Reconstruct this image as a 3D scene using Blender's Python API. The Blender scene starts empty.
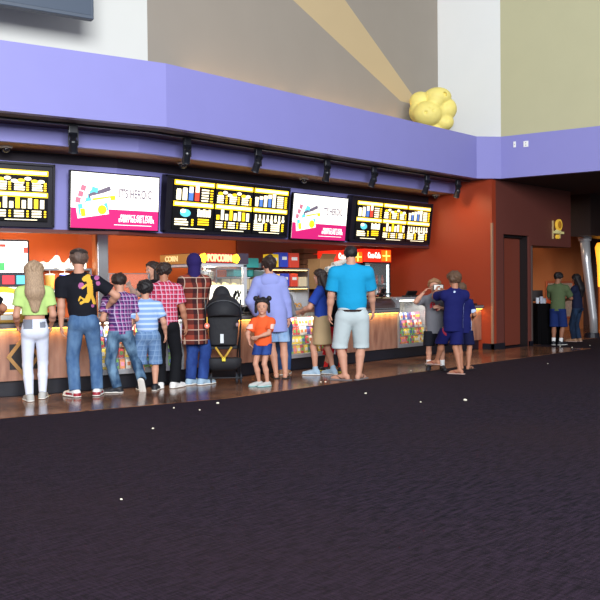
import bpy, math, random
import numpy as np
from mathutils import Matrix, Vector
random.seed(7)
SC = bpy.context.scene
COL = SC.collection
R = math.radians
PI = math.pi

# ---------------------------------------------------------------- camera
FPX = 800.0
CAM = Vector((-5.95, -9.12, 1.35))
PITCH, ROLL, YAW = math.atan(13.2/800), math.atan(0.0100), R(45)
_f = Vector((math.cos(PITCH)*math.sin(YAW), math.cos(PITCH)*math.cos(YAW), -math.sin(PITCH)))
_r0 = Vector((math.cos(YAW), -math.sin(YAW), 0))
_u0 = _r0.cross(_f)
_r = (_r0*math.cos(ROLL) - _u0*math.sin(ROLL)).normalized()
_u = (_u0*math.cos(ROLL) + _r0*math.sin(ROLL)).normalized()
cd = bpy.data.cameras.new('camera'); cam = bpy.data.objects.new('camera', cd); COL.objects.link(cam)
m3 = Matrix((_r, _u, -_f)).transposed()
cam.matrix_world = Matrix.Translation(CAM) @ m3.to_4x4()
cd.sensor_width = 36; cd.lens = 36*FPX/600; cd.clip_end = 200
SC.camera = cam

def ray(px, py):
    return _f + _r*((px-300)/FPX) + _u*((300-py)/FPX)
def on_z(px, py, z=0.0):
    d = ray(px, py); t = (z-CAM.z)/d.z
    return CAM + d*t
def on_plane(px, py, p, n):
    d = ray(px, py); n = Vector(n); t = (Vector(p)-CAM).dot(n)/d.dot(n)
    return CAM + d*t
def depth(p): return (Vector(p)-CAM).dot(_f)

# ---------------------------------------------------------------- curved front: two straight runs meeting at BX
BX = 0.5; BA = R(14); LD = Vector((math.cos(BA), -math.sin(BA), 0)); LN = Vector((math.sin(BA), math.cos(BA), 0))
TM = math.tan(BA/2)
RIGHTM = Matrix.Translation((BX, 0, 0))
LEFTM = Matrix.Translation((BX, 0, 0)) @ Matrix.Rotation(-BA, 4, 'Z')
def LP(s, o, z=0.0): return LEFTM @ Vector((s, o, z))
def RP(s, o, z=0.0): return RIGHTM @ Vector((s, o, z))
def on_right(px, py, o):           # point on the right run's plane at offset o
    return on_plane(px, py, (BX, o, 0), (0, 1, 0))
def on_left(px, py, o):
    return on_plane(px, py, LP(0, o), LN)

# ---------------------------------------------------------------- materials
def lin(c):
    return tuple(((x/255)/12.92 if x/255 <= .04045 else ((x/255+.055)/1.055)**2.4) for x in c)
MATS = {}
def mat(name, rgb, rough=.6, metal=0, emit=0, noise=0, nscale=30, bump=0, bscale=60, trans=0, alpha=1, spec=.5, ecol=None, coat=0):
    if name in MATS: return MATS[name]
    m = bpy.data.materials.new(name); m.use_nodes = True
    nt = m.node_tree; b = nt.nodes['Principled BSDF']
    c = (*lin(rgb), 1)
    b.inputs['Base Color'].default_value = c
    b.inputs['Roughness'].default_value = rough
    b.inputs['Metallic'].default_value = metal
    b.inputs['Specular IOR Level'].default_value = spec
    b.inputs['Coat Weight'].default_value = coat
    if trans: b.inputs['Transmission Weight'].default_value = trans
    if alpha < 1: b.inputs['Alpha'].default_value = alpha
    if emit:
        b.inputs['Emission Color'].default_value = (*lin(ecol or rgb), 1)
        b.inputs['Emission Strength'].default_value = emit
    if noise or bump:
        tc = nt.nodes.new('ShaderNodeTexCoord')
        n = nt.nodes.new('ShaderNodeTexNoise'); n.inputs['Scale'].default_value = nscale; n.inputs['Detail'].default_value = 4
        nt.links.new(tc.outputs['Object'], n.inputs['Vector'])
        if noise:
            mx = nt.nodes.new('ShaderNodeMix'); mx.data_type = 'RGBA'
            mx.inputs['A'].default_value = tuple(min(1, v*(1-noise)) for v in c[:3])+(1,)
            mx.inputs['B'].default_value = tuple(min(1, v*(1+noise)) for v in c[:3])+(1,)
            nt.links.new(n.outputs['Fac'], mx.inputs['Factor']); nt.links.new(mx.outputs['Result'], b.inputs['Base Color'])
        if bump:
            n2 = nt.nodes.new('ShaderNodeTexNoise'); n2.inputs['Scale'].default_value = bscale; n2.inputs['Detail'].default_value = 3
            nt.links.new(tc.outputs['Object'], n2.inputs['Vector'])
            bp = nt.nodes.new('ShaderNodeBump'); bp.inputs['Strength'].default_value = bump; bp.inputs['Distance'].default_value = .02
            nt.links.new(n2.outputs['Fac'], bp.inputs['Height']); nt.links.new(bp.outputs['Normal'], b.inputs['Normal'])
    MATS[name] = m
    return m

class G:                                   # tiny node-graph helper
    def __init__(s, m): s.nt = m.node_tree; s.b = s.nt.nodes['Principled BSDF']
    def n(s, t, **k):
        x = s.nt.nodes.new(t)
        for a, v in k.items(): setattr(x, a, v)
        return x
    def l(s, a, b): s.nt.links.new(a, b)
    def math(s, op, a, b=0.0):
        x = s.n('ShaderNodeMath', operation=op)
        for i, v in enumerate((a, b)):
            if hasattr(v, 'is_output'): s.l(v, x.inputs[i])
            else: x.inputs[i].default_value = v
        return x.outputs[0]
    def mix(s, f, a, b):
        x = s.n('ShaderNodeMix', data_type='RGBA')
        for k, v in (('Factor', f), ('A', a), ('B', b)):
            if hasattr(v, 'is_output'): s.l(v, x.inputs[k])
            else: x.inputs[k].default_value = v if k == 'Factor' else (*v, 1)
        return x.outputs['Result']
    def noise(s, vec, scale, detail=3):
        x = s.n('ShaderNodeTexNoise'); x.inputs['Scale'].default_value = scale; x.inputs['Detail'].default_value = detail
        s.l(vec, x.inputs['Vector']); return x.outputs['Fac']
    def obj(s): return s.n('ShaderNodeTexCoord').outputs['Object']
    def xyz(s, v):
        x = s.n('ShaderNodeSeparateXYZ'); s.l(v, x.inputs[0]); return x.outputs
    def mapping(s, v, scale=(1, 1, 1), rot=(0, 0, 0)):
        x = s.n('ShaderNodeMapping'); x.inputs['Scale'].default_value = scale; x.inputs['Rotation'].default_value = rot
        s.l(v, x.inputs['Vector']); return x.outputs[0]
    def col(s, o): s.l(o, s.b.inputs['Base Color'])
    def bump(s, h, st=.3, d=.01):
        x = s.n('ShaderNodeBump'); x.inputs['Strength'].default_value = st; x.inputs['Distance'].default_value = d
        s.l(h, x.inputs['Height']); s.l(x.outputs[0], s.b.inputs['Normal'])

# ---------------------------------------------------------------- mesh builder
class MB:
    def __init__(s, M=None): s.v = []; s.f = []; s.mi = []; s.M = M or Matrix(); s.m = 0
    def add(s, vs, fs, M=None):
        T = s.M @ M if M is not None else s.M
        k = len(s.v); s.v += [tuple(T @ Vector(v)) for v in vs]
        s.f += [tuple(i+k for i in f) for f in fs]; s.mi += [s.m]*len(fs); return s
    def box(s, x0, x1, y0, y1, z0, z1, M=None):
        vs = [(x, y, z) for z in (z0, z1) for y in (y0, y1) for x in (x0, x1)]
        return s.add(vs, [(0, 2, 3, 1), (4, 5, 7, 6), (0, 1, 5, 4), (2, 6, 7, 3), (0, 4, 6, 2), (1, 3, 7, 5)], M)
    def rbox(s, x0, x1, y0, y1, z0, z1, r=.01, M=None):   # box with bevelled vertical + top edges
        pts = []
        for cx, cy, a0 in ((x1-r, y1-r, 0), (x0+r, y1-r, 90), (x0+r, y0+r, 180), (x1-r, y0+r, 270)):
            for k in range(4): a = R(a0+30*k); pts.append((cx+r*math.cos(a), cy+r*math.sin(a), cx, cy))
        n = len(pts); vs = []
        mx, my = (x0+x1)/2, (y0+y1)/2
        def ring(z, ins): return [(p[0]+(ins*(1 if p[0] < mx else -1)), p[1]+(ins*(1 if p[1] < my else -1)), z) for p in pts]
        for z, ins in ((z0, r*.5), (z0+r*.5, 0), (z1-r, 0), (z1-r*.3, r*.3), (z1, r)): vs += ring(z, ins)
        fs = [tuple(range(n-1, -1, -1)), tuple(range(4*n, 5*n))]
        for L in range(4):
            for i in range(n): j = (i+1) % n; fs.append((L*n+i, L*n+j, (L+1)*n+j, (L+1)*n+i))
        return s.add(vs, fs, M)
    def prism(s, pts, z0, z1, M=None):     # ccw polygon extruded in z
        n = len(pts); vs = [(x, y, z0) for x, y in pts]+[(x, y, z1) for x, y in pts]
        fs = [tuple(range(n-1, -1, -1)), tuple(range(n, 2*n))]+[(i, (i+1) % n, n+(i+1) % n, n+i) for i in range(n)]
        return s.add(vs, fs, M)
    def tube(s, a, b, r0, r1=None, n=12, caps=True):
        a = Vector(a); b = Vector(b); r1 = r0 if r1 is None else r1
        d = (b-a).normalized(); u = d.orthogonal().normalized(); w = d.cross(u)
        vs = []
        for p, r in ((a, r0), (b, r1)):
            for i in range(n): t = 2*PI*i/n; vs.append(tuple(p+u*r*math.cos(t)+w*r*math.sin(t)))
        fs = [(i, (i+1) % n, n+(i+1) % n, n+i) for i in range(n)]
        if caps: fs += [tuple(range(n-1, -1, -1)), tuple(range(n, 2*n))]
        return s.add(vs, fs)
    def path(s, pts, r, n=10):
        pts = [Vector(p) for p in pts]; rs = r if isinstance(r, (list, tuple)) else [r]*len(pts)
        vs = []; N = len(pts); u = None
        for i, p in enumerate(pts):
            d = (pts[min(i+1, N-1)]-pts[max(i-1, 0)]).normalized()
            u = d.orthogonal().normalized() if u is None else (u-d*u.dot(d)).normalized()
            w = d.cross(u)
            for k in range(n): t = 2*PI*k/n; vs.append(tuple(p+u*rs[i]*math.cos(t)+w*rs[i]*math.sin(t)))
        fs = [tuple(range(n-1, -1, -1)), tuple(range((N-1)*n, N*n))]
        for i in range(N-1):
            for k in range(n): j = (k+1) % n; fs.append((i*n+k, i*n+j, (i+1)*n+j, (i+1)*n+k))
        return s.add(vs, fs)
    def lathe(s, prof, c=(0, 0, 0), n=20, M=None):
        vs = []; fs = []; N = len(prof)
        for r, z in prof:
            for i in range(n): t = 2*PI*i/n; vs.append((c[0]+r*math.cos(t), c[1]+r*math.sin(t), c[2]+z))
        for k in range(N-1):
            for i in range(n): j = (i+1) % n; fs.append((k*n+i, k*n+j, (k+1)*n+j, (k+1)*n+i))
        fs += [tuple(range(n-1, -1, -1)), tuple(range((N-1)*n, N*n))]
        return s.add(vs, fs, M)
    def ell(s, c, r, M=None, n=16, m=10):
        vs = []; fs = []
        for k in range(m+1):
            p = -PI/2+PI*k/m
            for i in range(n): t = 2*PI*i/n; vs.append((c[0]+r[0]*math.cos(p)*math.cos(t), c[1]+r[1]*math.cos(p)*math.sin(t), c[2]+r[2]*math.sin(p)))
        for k in range(m):
            for i in range(n): j = (i+1) % n; fs.append((k*n+i, k*n+j, (k+1)*n+j, (k+1)*n+i))
        return s.add(vs, fs, M)
    def build(s, name, mats, parent=None, smooth=False, loc=None):
        me = bpy.data.meshes.new(name); me.from_pydata(s.v, [], s.f)
        mats = mats if isinstance(mats, (list, tuple)) else [mats]
        for m in mats: me.materials.append(m)
        if len(mats) > 1: me.polygons.foreach_set('material_index', s.mi)
        if smooth: me.polygons.foreach_set('use_smooth', [True]*len(me.polygons))
        me.update()
        o = bpy.data.objects.new(name, me); COL.objects.link(o)
        if parent is not None: o.parent = parent
        if loc is not None: o.location = loc
        return o
def tag(o, label, cat, group=None, kind=None):
    if label: o['label'] = label
    if cat: o['category'] = cat
    if group: o['group'] = group
    if kind: o['kind'] = kind
    return o
def struct(o): o['kind'] = 'structure'; return o
def empty(name, loc, rz=0, label=None, cat=None, group=None):
    o = bpy.data.objects.new(name, None); COL.objects.link(o); o.location = loc; o.rotation_euler = (0, 0, rz)
    o.empty_display_size = .1
    return tag(o, label, cat, group)
def kids(o): return [x for x in bpy.data.objects if x.parent == o]
def copy_tree(o, parent=None):
    c = o.copy(); COL.objects.link(c)
    if parent is not None: c.parent = parent
    for ch in kids(o): copy_tree(ch, c)
    return c
def text_mesh(body, size, align='CENTER', depth=.002, bold=0):
    cu = bpy.data.curves.new('t', 'FONT'); cu.body = body; cu.size = size; cu.align_x = align; cu.align_y = 'CENTER'
    cu.extrude = depth; cu.offset = bold
    o = bpy.data.objects.new('t', cu); COL.objects.link(o)
    bpy.context.view_layer.update()
    me = bpy.data.meshes.new_from_object(o.evaluated_get(bpy.context.evaluated_depsgraph_get()))
    bpy.data.objects.remove(o)
    vs = [tuple(v.co) for v in me.vertices]; fs = [tuple(p.vertices) for p in me.polygons]
    bpy.data.meshes.remove(me)
    return vs, fs
def board(a, b, z0, z1, tilt=0):
    """frame of an upright board: x from a to b, z up, y pointing into the wall; origin at left bottom; tilt leans the top to the viewer"""
    a = Vector((a[0], a[1], z0)); b = Vector((b[0], b[1], z0)); x = (b-a).normalized(); z = Vector((0, 0, 1)); y = z.cross(x)
    M = Matrix((x, y, z)).transposed().to_4x4()
    M = Matrix.Translation(a) @ M @ Matrix.Rotation(tilt, 4, 'X')
    return M, (b-a).length, z1-z0
# ================================================================ SMOOTH SOLIDS (blended limbs, heads, clothes) -> mesh
EO = [(0,0,0),(1,0,0),(0,1,0),(1,1,0),(0,0,1),(1,0,1),(0,1,1),(1,1,1)]
ED = [(0,1),(2,3),(4,5),(6,7),(0,2),(1,3),(4,6),(5,7),(0,4),(1,5),(2,6),(3,7)]
def surface_nets(F, org, h):
    s = F < 0
    nx, ny, nz = [n-1 for n in F.shape]
    cnt = np.zeros((nx, ny, nz), np.int8)
    for o in EO: cnt += s[o[0]:o[0]+nx, o[1]:o[1]+ny, o[2]:o[2]+nz]
    act = (cnt > 0) & (cnt < 8); ids = np.argwhere(act)
    if len(ids) == 0: return np.zeros((0, 3)), np.zeros((0, 4), int)
    idx = -np.ones((nx, ny, nz), np.int64); idx[act] = np.arange(len(ids))
    cv = [F[ids[:, 0]+o[0], ids[:, 1]+o[1], ids[:, 2]+o[2]] for o in EO]
    acc = np.zeros((len(ids), 3)); n = np.zeros(len(ids))
    for a, b in ED:
        fa, fb = cv[a], cv[b]; m = (fa < 0) != (fb < 0)
        t = np.where(m, fa/np.where(m, fa-fb, 1), 0)
        pa = np.array(EO[a], float); pb = np.array(EO[b], float)
        acc += (pa+(pb-pa)*t[:, None])*m[:, None]; n += m
    V = (ids+acc/n[:, None])*h+org
    Q = []
    for ax in range(3):
        o = [0, 0, 0]; o[ax] = 1
        sl0 = [slice(1, -1)]*3; sl1 = [slice(1, -1)]*3
        sl0[ax] = slice(0, -1); sl1[ax] = slice(1, None)
        a = s[tuple(sl0)]; b = s[tuple(sl1)]
        e = np.argwhere(a != b); fl = a[a != b]
        base = e.copy()
        for k in range(3):
            if k != ax: base[:, k] += 1
        u, v = [k for k in range(3) if k != ax]
        def cell(du, dv):
            c = base.copy(); c[:, u] -= du; c[:, v] -= dv; return idx[c[:, 0], c[:, 1], c[:, 2]]
        q = np.stack([cell(1, 1), cell(0, 1), cell(0, 0), cell(1, 0)], 1)
        if ax == 1: fl = ~fl
        q[~fl] = q[~fl][:, ::-1]
        Q.append(q)
    Q = np.concatenate(Q); Q = Q[(Q >= 0).all(1)]
    return V, Q
class Sdf:
    def __init__(s, k=.02): s.p = []; s.k = k; s.cuts = []; s.subs = []
    def cone(s, a, b, ra, rb, q=1.0, dv=(0, 1, 0), flat=None, k=None):
        a = np.array(a, float); b = np.array(b, float); r = max(ra, rb)
        lo = np.minimum(a, b)-r; hi = np.maximum(a, b)+r
        def f(P):
            ab = b-a; L = max(ab.dot(ab), 1e-9); t = np.clip((P-a)@ab/L, 0, 1)
            v = P-(a+t[..., None]*ab)
            if q != 1: d = np.array(dv, float); v = v+((1/q-1)*(v@d))[..., None]*d
            d_ = (np.sqrt((v*v).sum(-1))-(ra+(rb-ra)*t))*(q if q < 1 else 1)
            if flat: # flat end at b (flat=1) or both (2)
                n = ab/math.sqrt(L); d_ = np.maximum(d_, (P-b)@n)
                if flat == 2: d_ = np.maximum(d_, (a-P)@n)
            return d_
        s.p.append((f, lo, hi, k)); return s
    def ell(s, c, r, M=None, k=None):
        c = np.array(c, float); r = np.array(r, float); m = max(r)
        def f(P):
            v = P-c
            if M is not None: v = v@M
            w = v/r; l = np.sqrt((w*w).sum(-1)); g = np.sqrt(((v/(r*r))**2).sum(-1))
            return l*(l-1)/np.maximum(g, 1e-6)
        s.p.append((f, c-m, c+m, k)); return s
    def sub_ell(s, c, r, k=.01):
        t = Sdf(); t.ell(c, r); s.subs.append((t.p[0][0], k)); return s
    def cut(s, p, n):  # keep the side n points to
        s.cuts.append((np.array(p, float), np.array(n, float)/np.linalg.norm(n))); return s
    def mesh(s, h):
        lo = np.min([p[1] for p in s.p], 0)-3*h; hi = np.max([p[2] for p in s.p], 0)+3*h
        n = np.ceil((hi-lo)/h).astype(int)+1
        D = np.full(n, 1.0, np.float32)
        ax = [lo[i]+h*np.arange(n[i]) for i in range(3)]
        for f, a, b, k in s.p:
            k = k if k is not None else s.k; mg = k+3*h
            i0 = np.clip(((a-mg-lo)/h).astype(int), 0, n-1); i1 = np.clip(((b+mg-lo)/h).astype(int)+2, 1, n)
            sl = tuple(slice(i0[j], i1[j]) for j in range(3))
            P = np.stack(np.meshgrid(*[ax[j][i0[j]:i1[j]] for j in range(3)], indexing='ij'), -1)
            d = f(P); e = D[sl]
            if k > 0:
                hh = np.clip(.5+.5*(e-d)/k, 0, 1); D[sl] = e*(1-hh)+d*hh-k*hh*(1-hh)
            else: D[sl] = np.minimum(e, d)
        if s.cuts or s.subs:
            P = np.stack(np.meshgrid(*ax, indexing='ij'), -1)
            for f, k in s.subs: D = np.maximum(D, -f(P))
            for p, nn in s.cuts: D = np.maximum(D, -((P-p)@nn))
        return surface_nets(D, lo, h)
def add_mesh(name, parts, mats, parent=None, paint=None, smooth=True, loc=None):
    """parts: list of (V, Q)"""
    vs = []; fs = []; k = 0
    for V, Q in parts:
        vs.append(V); fs.append(np.asarray(Q)+k); k += len(V)
    V = np.concatenate(vs)
    F = [tuple(map(int, q)) for Q in fs for q in Q]
    me = bpy.data.meshes.new(name); me.from_pydata(V.tolist(), [], F)
    mats = mats if isinstance(mats, (list, tuple)) else [mats]
    for m in mats: me.materials.append(m)
    if paint:
        C_ = [np.mean(V[list(f)], 0) for f in F]
        me.polygons.foreach_set('material_index', [paint(c) for c in C_])
    if smooth: me.polygons.foreach_set('use_smooth', [True]*len(me.polygons))
    me.update()
    o = bpy.data.objects.new(name, me); COL.objects.link(o)
    if parent is not None: o.parent = parent
    if loc is not None: o.location = loc
    return o
# ================================================================ ROOM SHELL
# ---- materials
def carpet_mat():
    m = mat('carpet', (44, 34, 44), rough=.95, spec=.15); g = G(m); v = g.obj()
    a = g.noise(g.mapping(v, (1.5, 10, 1), (0, 0, R(40))), 4.6, 7)
    b = g.noise(g.mapping(v, (26, 4, 1), (0, 0, R(40))), 3.4, 5)
    c = g.noise(v, .35, 2)
    st = g.math('ADD', g.math('MULTIPLY', a, .55), g.math('MULTIPLY', b, .5))
    ramp = g.n('ShaderNodeMapRange'); g.l(st, ramp.inputs[0]); ramp.inputs[1].default_value = .42; ramp.inputs[2].default_value = .62
    c1 = g.mix(ramp.outputs[0], lin((10, 7, 16)), lin((43, 31, 46)))
    mr = g.n('ShaderNodeMapRange'); g.l(c, mr.inputs[0]); mr.inputs[1].default_value = .35; mr.inputs[2].default_value = .7; mr.inputs[4].default_value = .6
    c2 = g.mix(mr.outputs[0], c1, lin((40, 26, 32)))
    g.col(c2)
    g.bump(g.noise(v, 90, 3), .5, .01)
    return m
def tile_mat():
    m = mat('polished_tile', (150, 104, 78), rough=.12, spec=.6); g = G(m); v = g.obj()
    a = g.noise(v, 1.6, 6); b = g.noise(v, 14, 4)
    s = g.math('ADD', g.math('MULTIPLY', a, .7), g.math('MULTIPLY', b, .3))
    mr = g.n('ShaderNodeMapRange'); g.l(s, mr.inputs[0]); mr.inputs[1].default_value = .36; mr.inputs[2].default_value = .64
    c = g.mix(mr.outputs[0], lin((70, 44, 32)), lin((150, 104, 76)))
    br = g.n('ShaderNodeTexBrick'); g.l(v, br.inputs['Vector']); br.inputs['Scale'].default_value = 1.0
    br.offset = 0; br.inputs['Brick Width'].default_value = .6; br.inputs['Row Height'].default_value = .6; br.inputs['Mortar Size'].default_value = .006
    g.col(g.mix(br.outputs['Fac'], c, lin((60, 40, 30))))
    mr2 = g.n('ShaderNodeMapRange'); g.l(b, mr2.inputs[0]); mr2.inputs[3].default_value = .06; mr2.inputs[4].default_value = .26
    g.l(mr2.outputs[0], g.b.inputs['Roughness'])
    return m
def wood_mat():
    m = mat('counter_laminate', (178, 122, 88), rough=.45); g = G(m); v = g.obj()
    a = g.noise(g.mapping(v, (4, 4, .8)), 3.0, 6)
    mr = g.n('ShaderNodeMapRange'); g.l(a, mr.inputs[0]); mr.inputs[1].default_value = .3; mr.inputs[2].default_value = .7
    g.col(g.mix(mr.outputs[0], lin((128, 86, 70)), lin((168, 124, 102))))
    return m
PURPLE = mat('purple_paint', (134, 132, 196), rough=.55, noise=.03, nscale=3)
CARPET = carpet_mat(); TILE = tile_mat(); WOOD = wood_mat()
WHITEP = mat('white_paint', (236, 238, 235), rough=.7, noise=.02, nscale=2)
GREYP = mat('grey_paint', (150, 141, 129), rough=.7, noise=.04, nscale=2)
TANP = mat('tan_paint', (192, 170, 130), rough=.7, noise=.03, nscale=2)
OLIVE = mat('olive_paint', (184, 180, 144), rough=.7, noise=.04, nscale=2)
ORANGE = mat('orange_paint', (216, 96, 30), rough=.6, noise=.05, nscale=2)
REDW = mat('red_brown_paint', (150, 55, 28), rough=.45, noise=.08, nscale=1.5)
BROWNW = mat('dark_red_paint', (98, 48, 40), rough=.6, noise=.08, nscale=2)
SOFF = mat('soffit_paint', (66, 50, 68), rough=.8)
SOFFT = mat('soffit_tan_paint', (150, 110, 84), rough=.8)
BLACKP = mat('black_laminate', (18, 17, 20), rough=.35)
KICK = mat('kick_plate', (18, 19, 30), rough=.4)
DARK = mat('dark_ceiling_paint', (52, 34, 34), rough=.9)
STEEL = mat('brushed_steel', (178, 178, 180), rough=.3, metal=.9, noise=.05, nscale=20)

def arc_pts(o, s0, s1):   # polyline along the front at offset o from left s0 (neg) to right s1
    A = LP(s0, o); B = RP(TM*o, o); C2 = RP(s1, o)
    return [(A.x, A.y), (B.x, B.y), (C2.x, C2.y)]
def strip(mb, o0, o1, z0, z1, s0=-4.2, s1=8.07):
    P = arc_pts(o0, s0, s1); Q = arc_pts(o1, s0, s1)
    for i in range(2): mb.prism([P[i], P[i+1], Q[i+1], Q[i]], z0, z1)
    return mb
# ---- floors
mb = MB(); mb.box(-16, 26, -16, 10, -.1, 0); struct(mb.build('floor', CARPET))
mb = MB(); strip(mb, -1.62, .05, .0, .006, s0=-4.5, s1=8.3)
e = RP(8.3, -1.62); mb.prism([(8.8, -1.62), (10.1, -1.62), (9.9, -.3), (8.8, -.3)], .0, .006)
mb.prism([(10.25, -.25), (19, -.25), (19, 4.0), (10.25, 4.0)], .0, .006)
struct(mb.build('floor', TILE))
# ---- purple band (parapet), soffits
mb = MB()
P = [LP(-4.5, -.12), Vector((BX, -.14, 0)), Vector((8.28, -.06, 0)), Vector((8.69, -.38, 0)), Vector((10.42, -7.9, 0))]
Q = [LP(-4.5, .0), Vector((BX+.01, -.01, 0)), Vector((8.32, .07, 0)), Vector((8.82, -.33, 0)), Vector((10.55, -7.86, 0))]
for i in range(4):
    mb.prism([(P[i].x, P[i].y), (P[i+1].x, P[i+1].y), (Q[i+1].x, Q[i+1].y), (Q[i].x, Q[i].y)], 3.54, 4.40)
band = struct(mb.build('trim_1', PURPLE))
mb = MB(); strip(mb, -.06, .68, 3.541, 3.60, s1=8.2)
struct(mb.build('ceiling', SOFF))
mb = MB(); strip(mb, .66, .74, 3.31, 3.60, s1=8.08)
struct(mb.build('trim_2', PURPLE))
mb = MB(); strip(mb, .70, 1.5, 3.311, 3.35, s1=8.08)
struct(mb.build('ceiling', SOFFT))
mb = MB(); strip(mb, .0, 2.0, 4.25, 4.33, s1=8.3)
struct(mb.build('trim_3', mat('ledge_paint', (110, 104, 150), rough=.8)))
# header wall with a dark strip on top and a dark lip below
mb = MB(); strip(mb, 1.38, 1.5, 2.20, 3.32, s1=8.07); struct(mb.build('wall_header', PURPLE))
mb = MB(); strip(mb, 1.36, 1.39, 3.17, 3.31, s1=8.07); struct(mb.build('trim_4', mat('header_top_strip', (40, 32, 44), rough=.7)))
mb = MB(); strip(mb, 1.345, 1.51, 2.165, 2.215, s1=8.07); struct(mb.build('trim_5', mat('header_lip', (96, 40, 34), rough=.5)))
# kitchen back wall, end wall, kitchen ceiling
mb = MB(); strip(mb, 2.9, 3.0, 0, 3.0, s0=-4.5, s1=8.2); struct(mb.build('wall_back', ORANGE))
mb = MB(); mb.box(4.3, 8.56, 2.86, 2.9, 0, 2.78); struct(mb.build('wall_back', mat('kitchen_dimmed_red', (120, 48, 26), rough=.6, noise=.08)))  # right stretch of the orange wall, fall-off of light put into its darker red
mb = MB(); strip(mb, 1.5, 3.0, 2.78, 2.86, s0=-4.5, s1=8.1); struct(mb.build('ceiling', mat('kitchen_ceiling_paint', (170, 120, 90), rough=.8)))
mb = MB(); mb.box(8.57, 8.72, -.23, 3.0, 0, 3.54); struct(mb.build('wall_end', REDW))
# left far end closes the kitchen
mb = MB(LEFTM); mb.box(-4.6, -4.5, -.1, 3.0, 0, 4.3); struct(mb.build('wall_left', ORANGE))
# hallway wall beside the counter: pier, door, bulkhead
mb = MB()
mb.box(8.72, 9.02, -.23, -.08, 0, 3.54)
mb.box(9.02, 10.1, -.23, -.08, 2.42, 3.54)
mb.box(10.1, 10.2, -.23, -.08, 0, 3.54)
mb.box(10.2, 12.05, -.23, .35, 2.22, 3.54)
struct(mb.build('wall_hall', BROWNW))
t = empty('door_1', (9.02, -.08, 0)); struct(t)
DOORM = mat('door_paint', (116, 52, 36), rough=.5, noise=.05)
mb = MB(); mb.box(.08, 1.03, .06, .11, .03, 2.36); mb.build('leaf', DOORM, t)
mb = MB(); mb.box(.0, .07, -.12, .12, 0, 2.42); mb.box(.07, 1.04, -.02, .12, 2.37, 2.42); mb.box(1.04, 1.08, -.1, .12, 0, 2.42); mb.build('door_frame', mat('door_frame_paint', (22, 16, 18), rough=.5), t)
# metal corner guards
mb = MB(); mb.box(8.555, 8.60, -.245, -.205, .12, 2.63); struct(mb.build('trim_6', mat('corner_guard_metal', (168, 134, 112), rough=.35, metal=.4)))
mb = MB(); mb.box(10.17, 10.215, -.245, -.2, .0, 2.2); struct(mb.build('trim_7', mat('steel_guard', (120, 108, 104), rough=.35, metal=.6)))
# base boards
mb = MB(); mb.box(8.55, 9.03, -.25, -.2, 0, .13); mb.box(10.1, 10.22, -.25, -.2, 0, .1); mb.box(8.55, 8.6, -.25, 0, 0, .13); struct(mb.build('baseboard_hall', KICK))
# recess behind the bulkhead
mb = MB(); mb.box(10.2, 10.3, -.1, 2.6, 0, 3.54); mb.box(10.3, 17.15, 1.9, 2.0, 0, 3.54); struct(mb.build('wall_recess', mat('recess_paint', (196, 116, 66), rough=.65, noise=.1, nscale=1.2)))
mb = MB(); mb.box(19.0, 19.1, -9, 4.0, 0, 3.54); mb.box(17.0, 19.1, 4.0, 4.1, 0, 3.54); struct(mb.build('wall_right', mat('hall_far_paint', (70, 36, 26), rough=.8)))
# hallway ceiling
mb = MB(); mb.prism([(8.72, -.3), (10.42, -7.9), (19.1, -7.9), (19.1, 4.1), (8.72, 4.1)], 3.541, 3.6); struct(mb.build('ceiling', DARK))
# ---- upper walls
UG = 1.15
def upx(px, py): return on_right(px, py, UG)
bend_x = upx(147.5, 40).x
def wallquad(mb, pts):   # polygon in the plane y=UG from (x,z) with small thickness
    n = len(pts); vs = [(x, UG, z) for x, z in pts]+[(x, UG+.15, z) for x, z in pts]
    mb.add(vs, [tuple(range(n)), tuple(range(2*n-1, n-1, -1))]+[(i, n+i, n+(i+1) % n, (i+1) % n) for i in range(n)])
def line_at(pA, pB, z):
    A = upx(*pA); B = upx(*pB); t = (z-A.z)/(B.z-A.z); return A.x+(B.x-A.x)*t
ZT = 8.2; Z0 = 4.2
xr = upx(437.5, 60).x; xr = 8.66
z1 = upx(412, 104).z
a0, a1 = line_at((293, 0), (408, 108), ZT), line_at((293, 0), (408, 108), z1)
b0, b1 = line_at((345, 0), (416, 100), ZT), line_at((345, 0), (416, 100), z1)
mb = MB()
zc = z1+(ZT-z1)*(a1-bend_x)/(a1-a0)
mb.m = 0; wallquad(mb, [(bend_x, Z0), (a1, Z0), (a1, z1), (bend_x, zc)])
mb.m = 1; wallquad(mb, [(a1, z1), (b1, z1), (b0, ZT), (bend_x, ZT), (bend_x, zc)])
mb.m = 0; wallquad(mb, [(a1, Z0), (b1, Z0), (b1, z1), (a1, z1)])
mb.m = 0; wallquad(mb, [(b1, Z0), (xr, Z0), (xr, ZT), (b0, ZT), (b1, z1)])
struct(mb.build('wall_upper', [GREYP, TANP]))
mb = MB(); d = LD; A = Vector((bend_x, UG, 0)); B = A - LD*7
mb.prism([(B.x, B.y), (A.x, A.y), (A.x+.03, A.y+.15), (B.x+.03, B.y+.15)], Z0, ZT)
struct(mb.build('wall_upper', mat('off_white_paint', (206, 206, 200), rough=.7, noise=.02, nscale=2)))
mb = MB(); mb.prism([(8.66, UG+.1), (8.69, -.38), (8.84, -.35), (8.8, UG+.1)], 4.2, ZT); struct(mb.build('wall_corner', WHITEP))
mb = MB(); mb.prism([(8.69, -.381), (10.42, -7.9), (10.57, -7.86), (8.84, -.35)], 4.40, ZT); struct(mb.build('wall_side', OLIVE))
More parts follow.
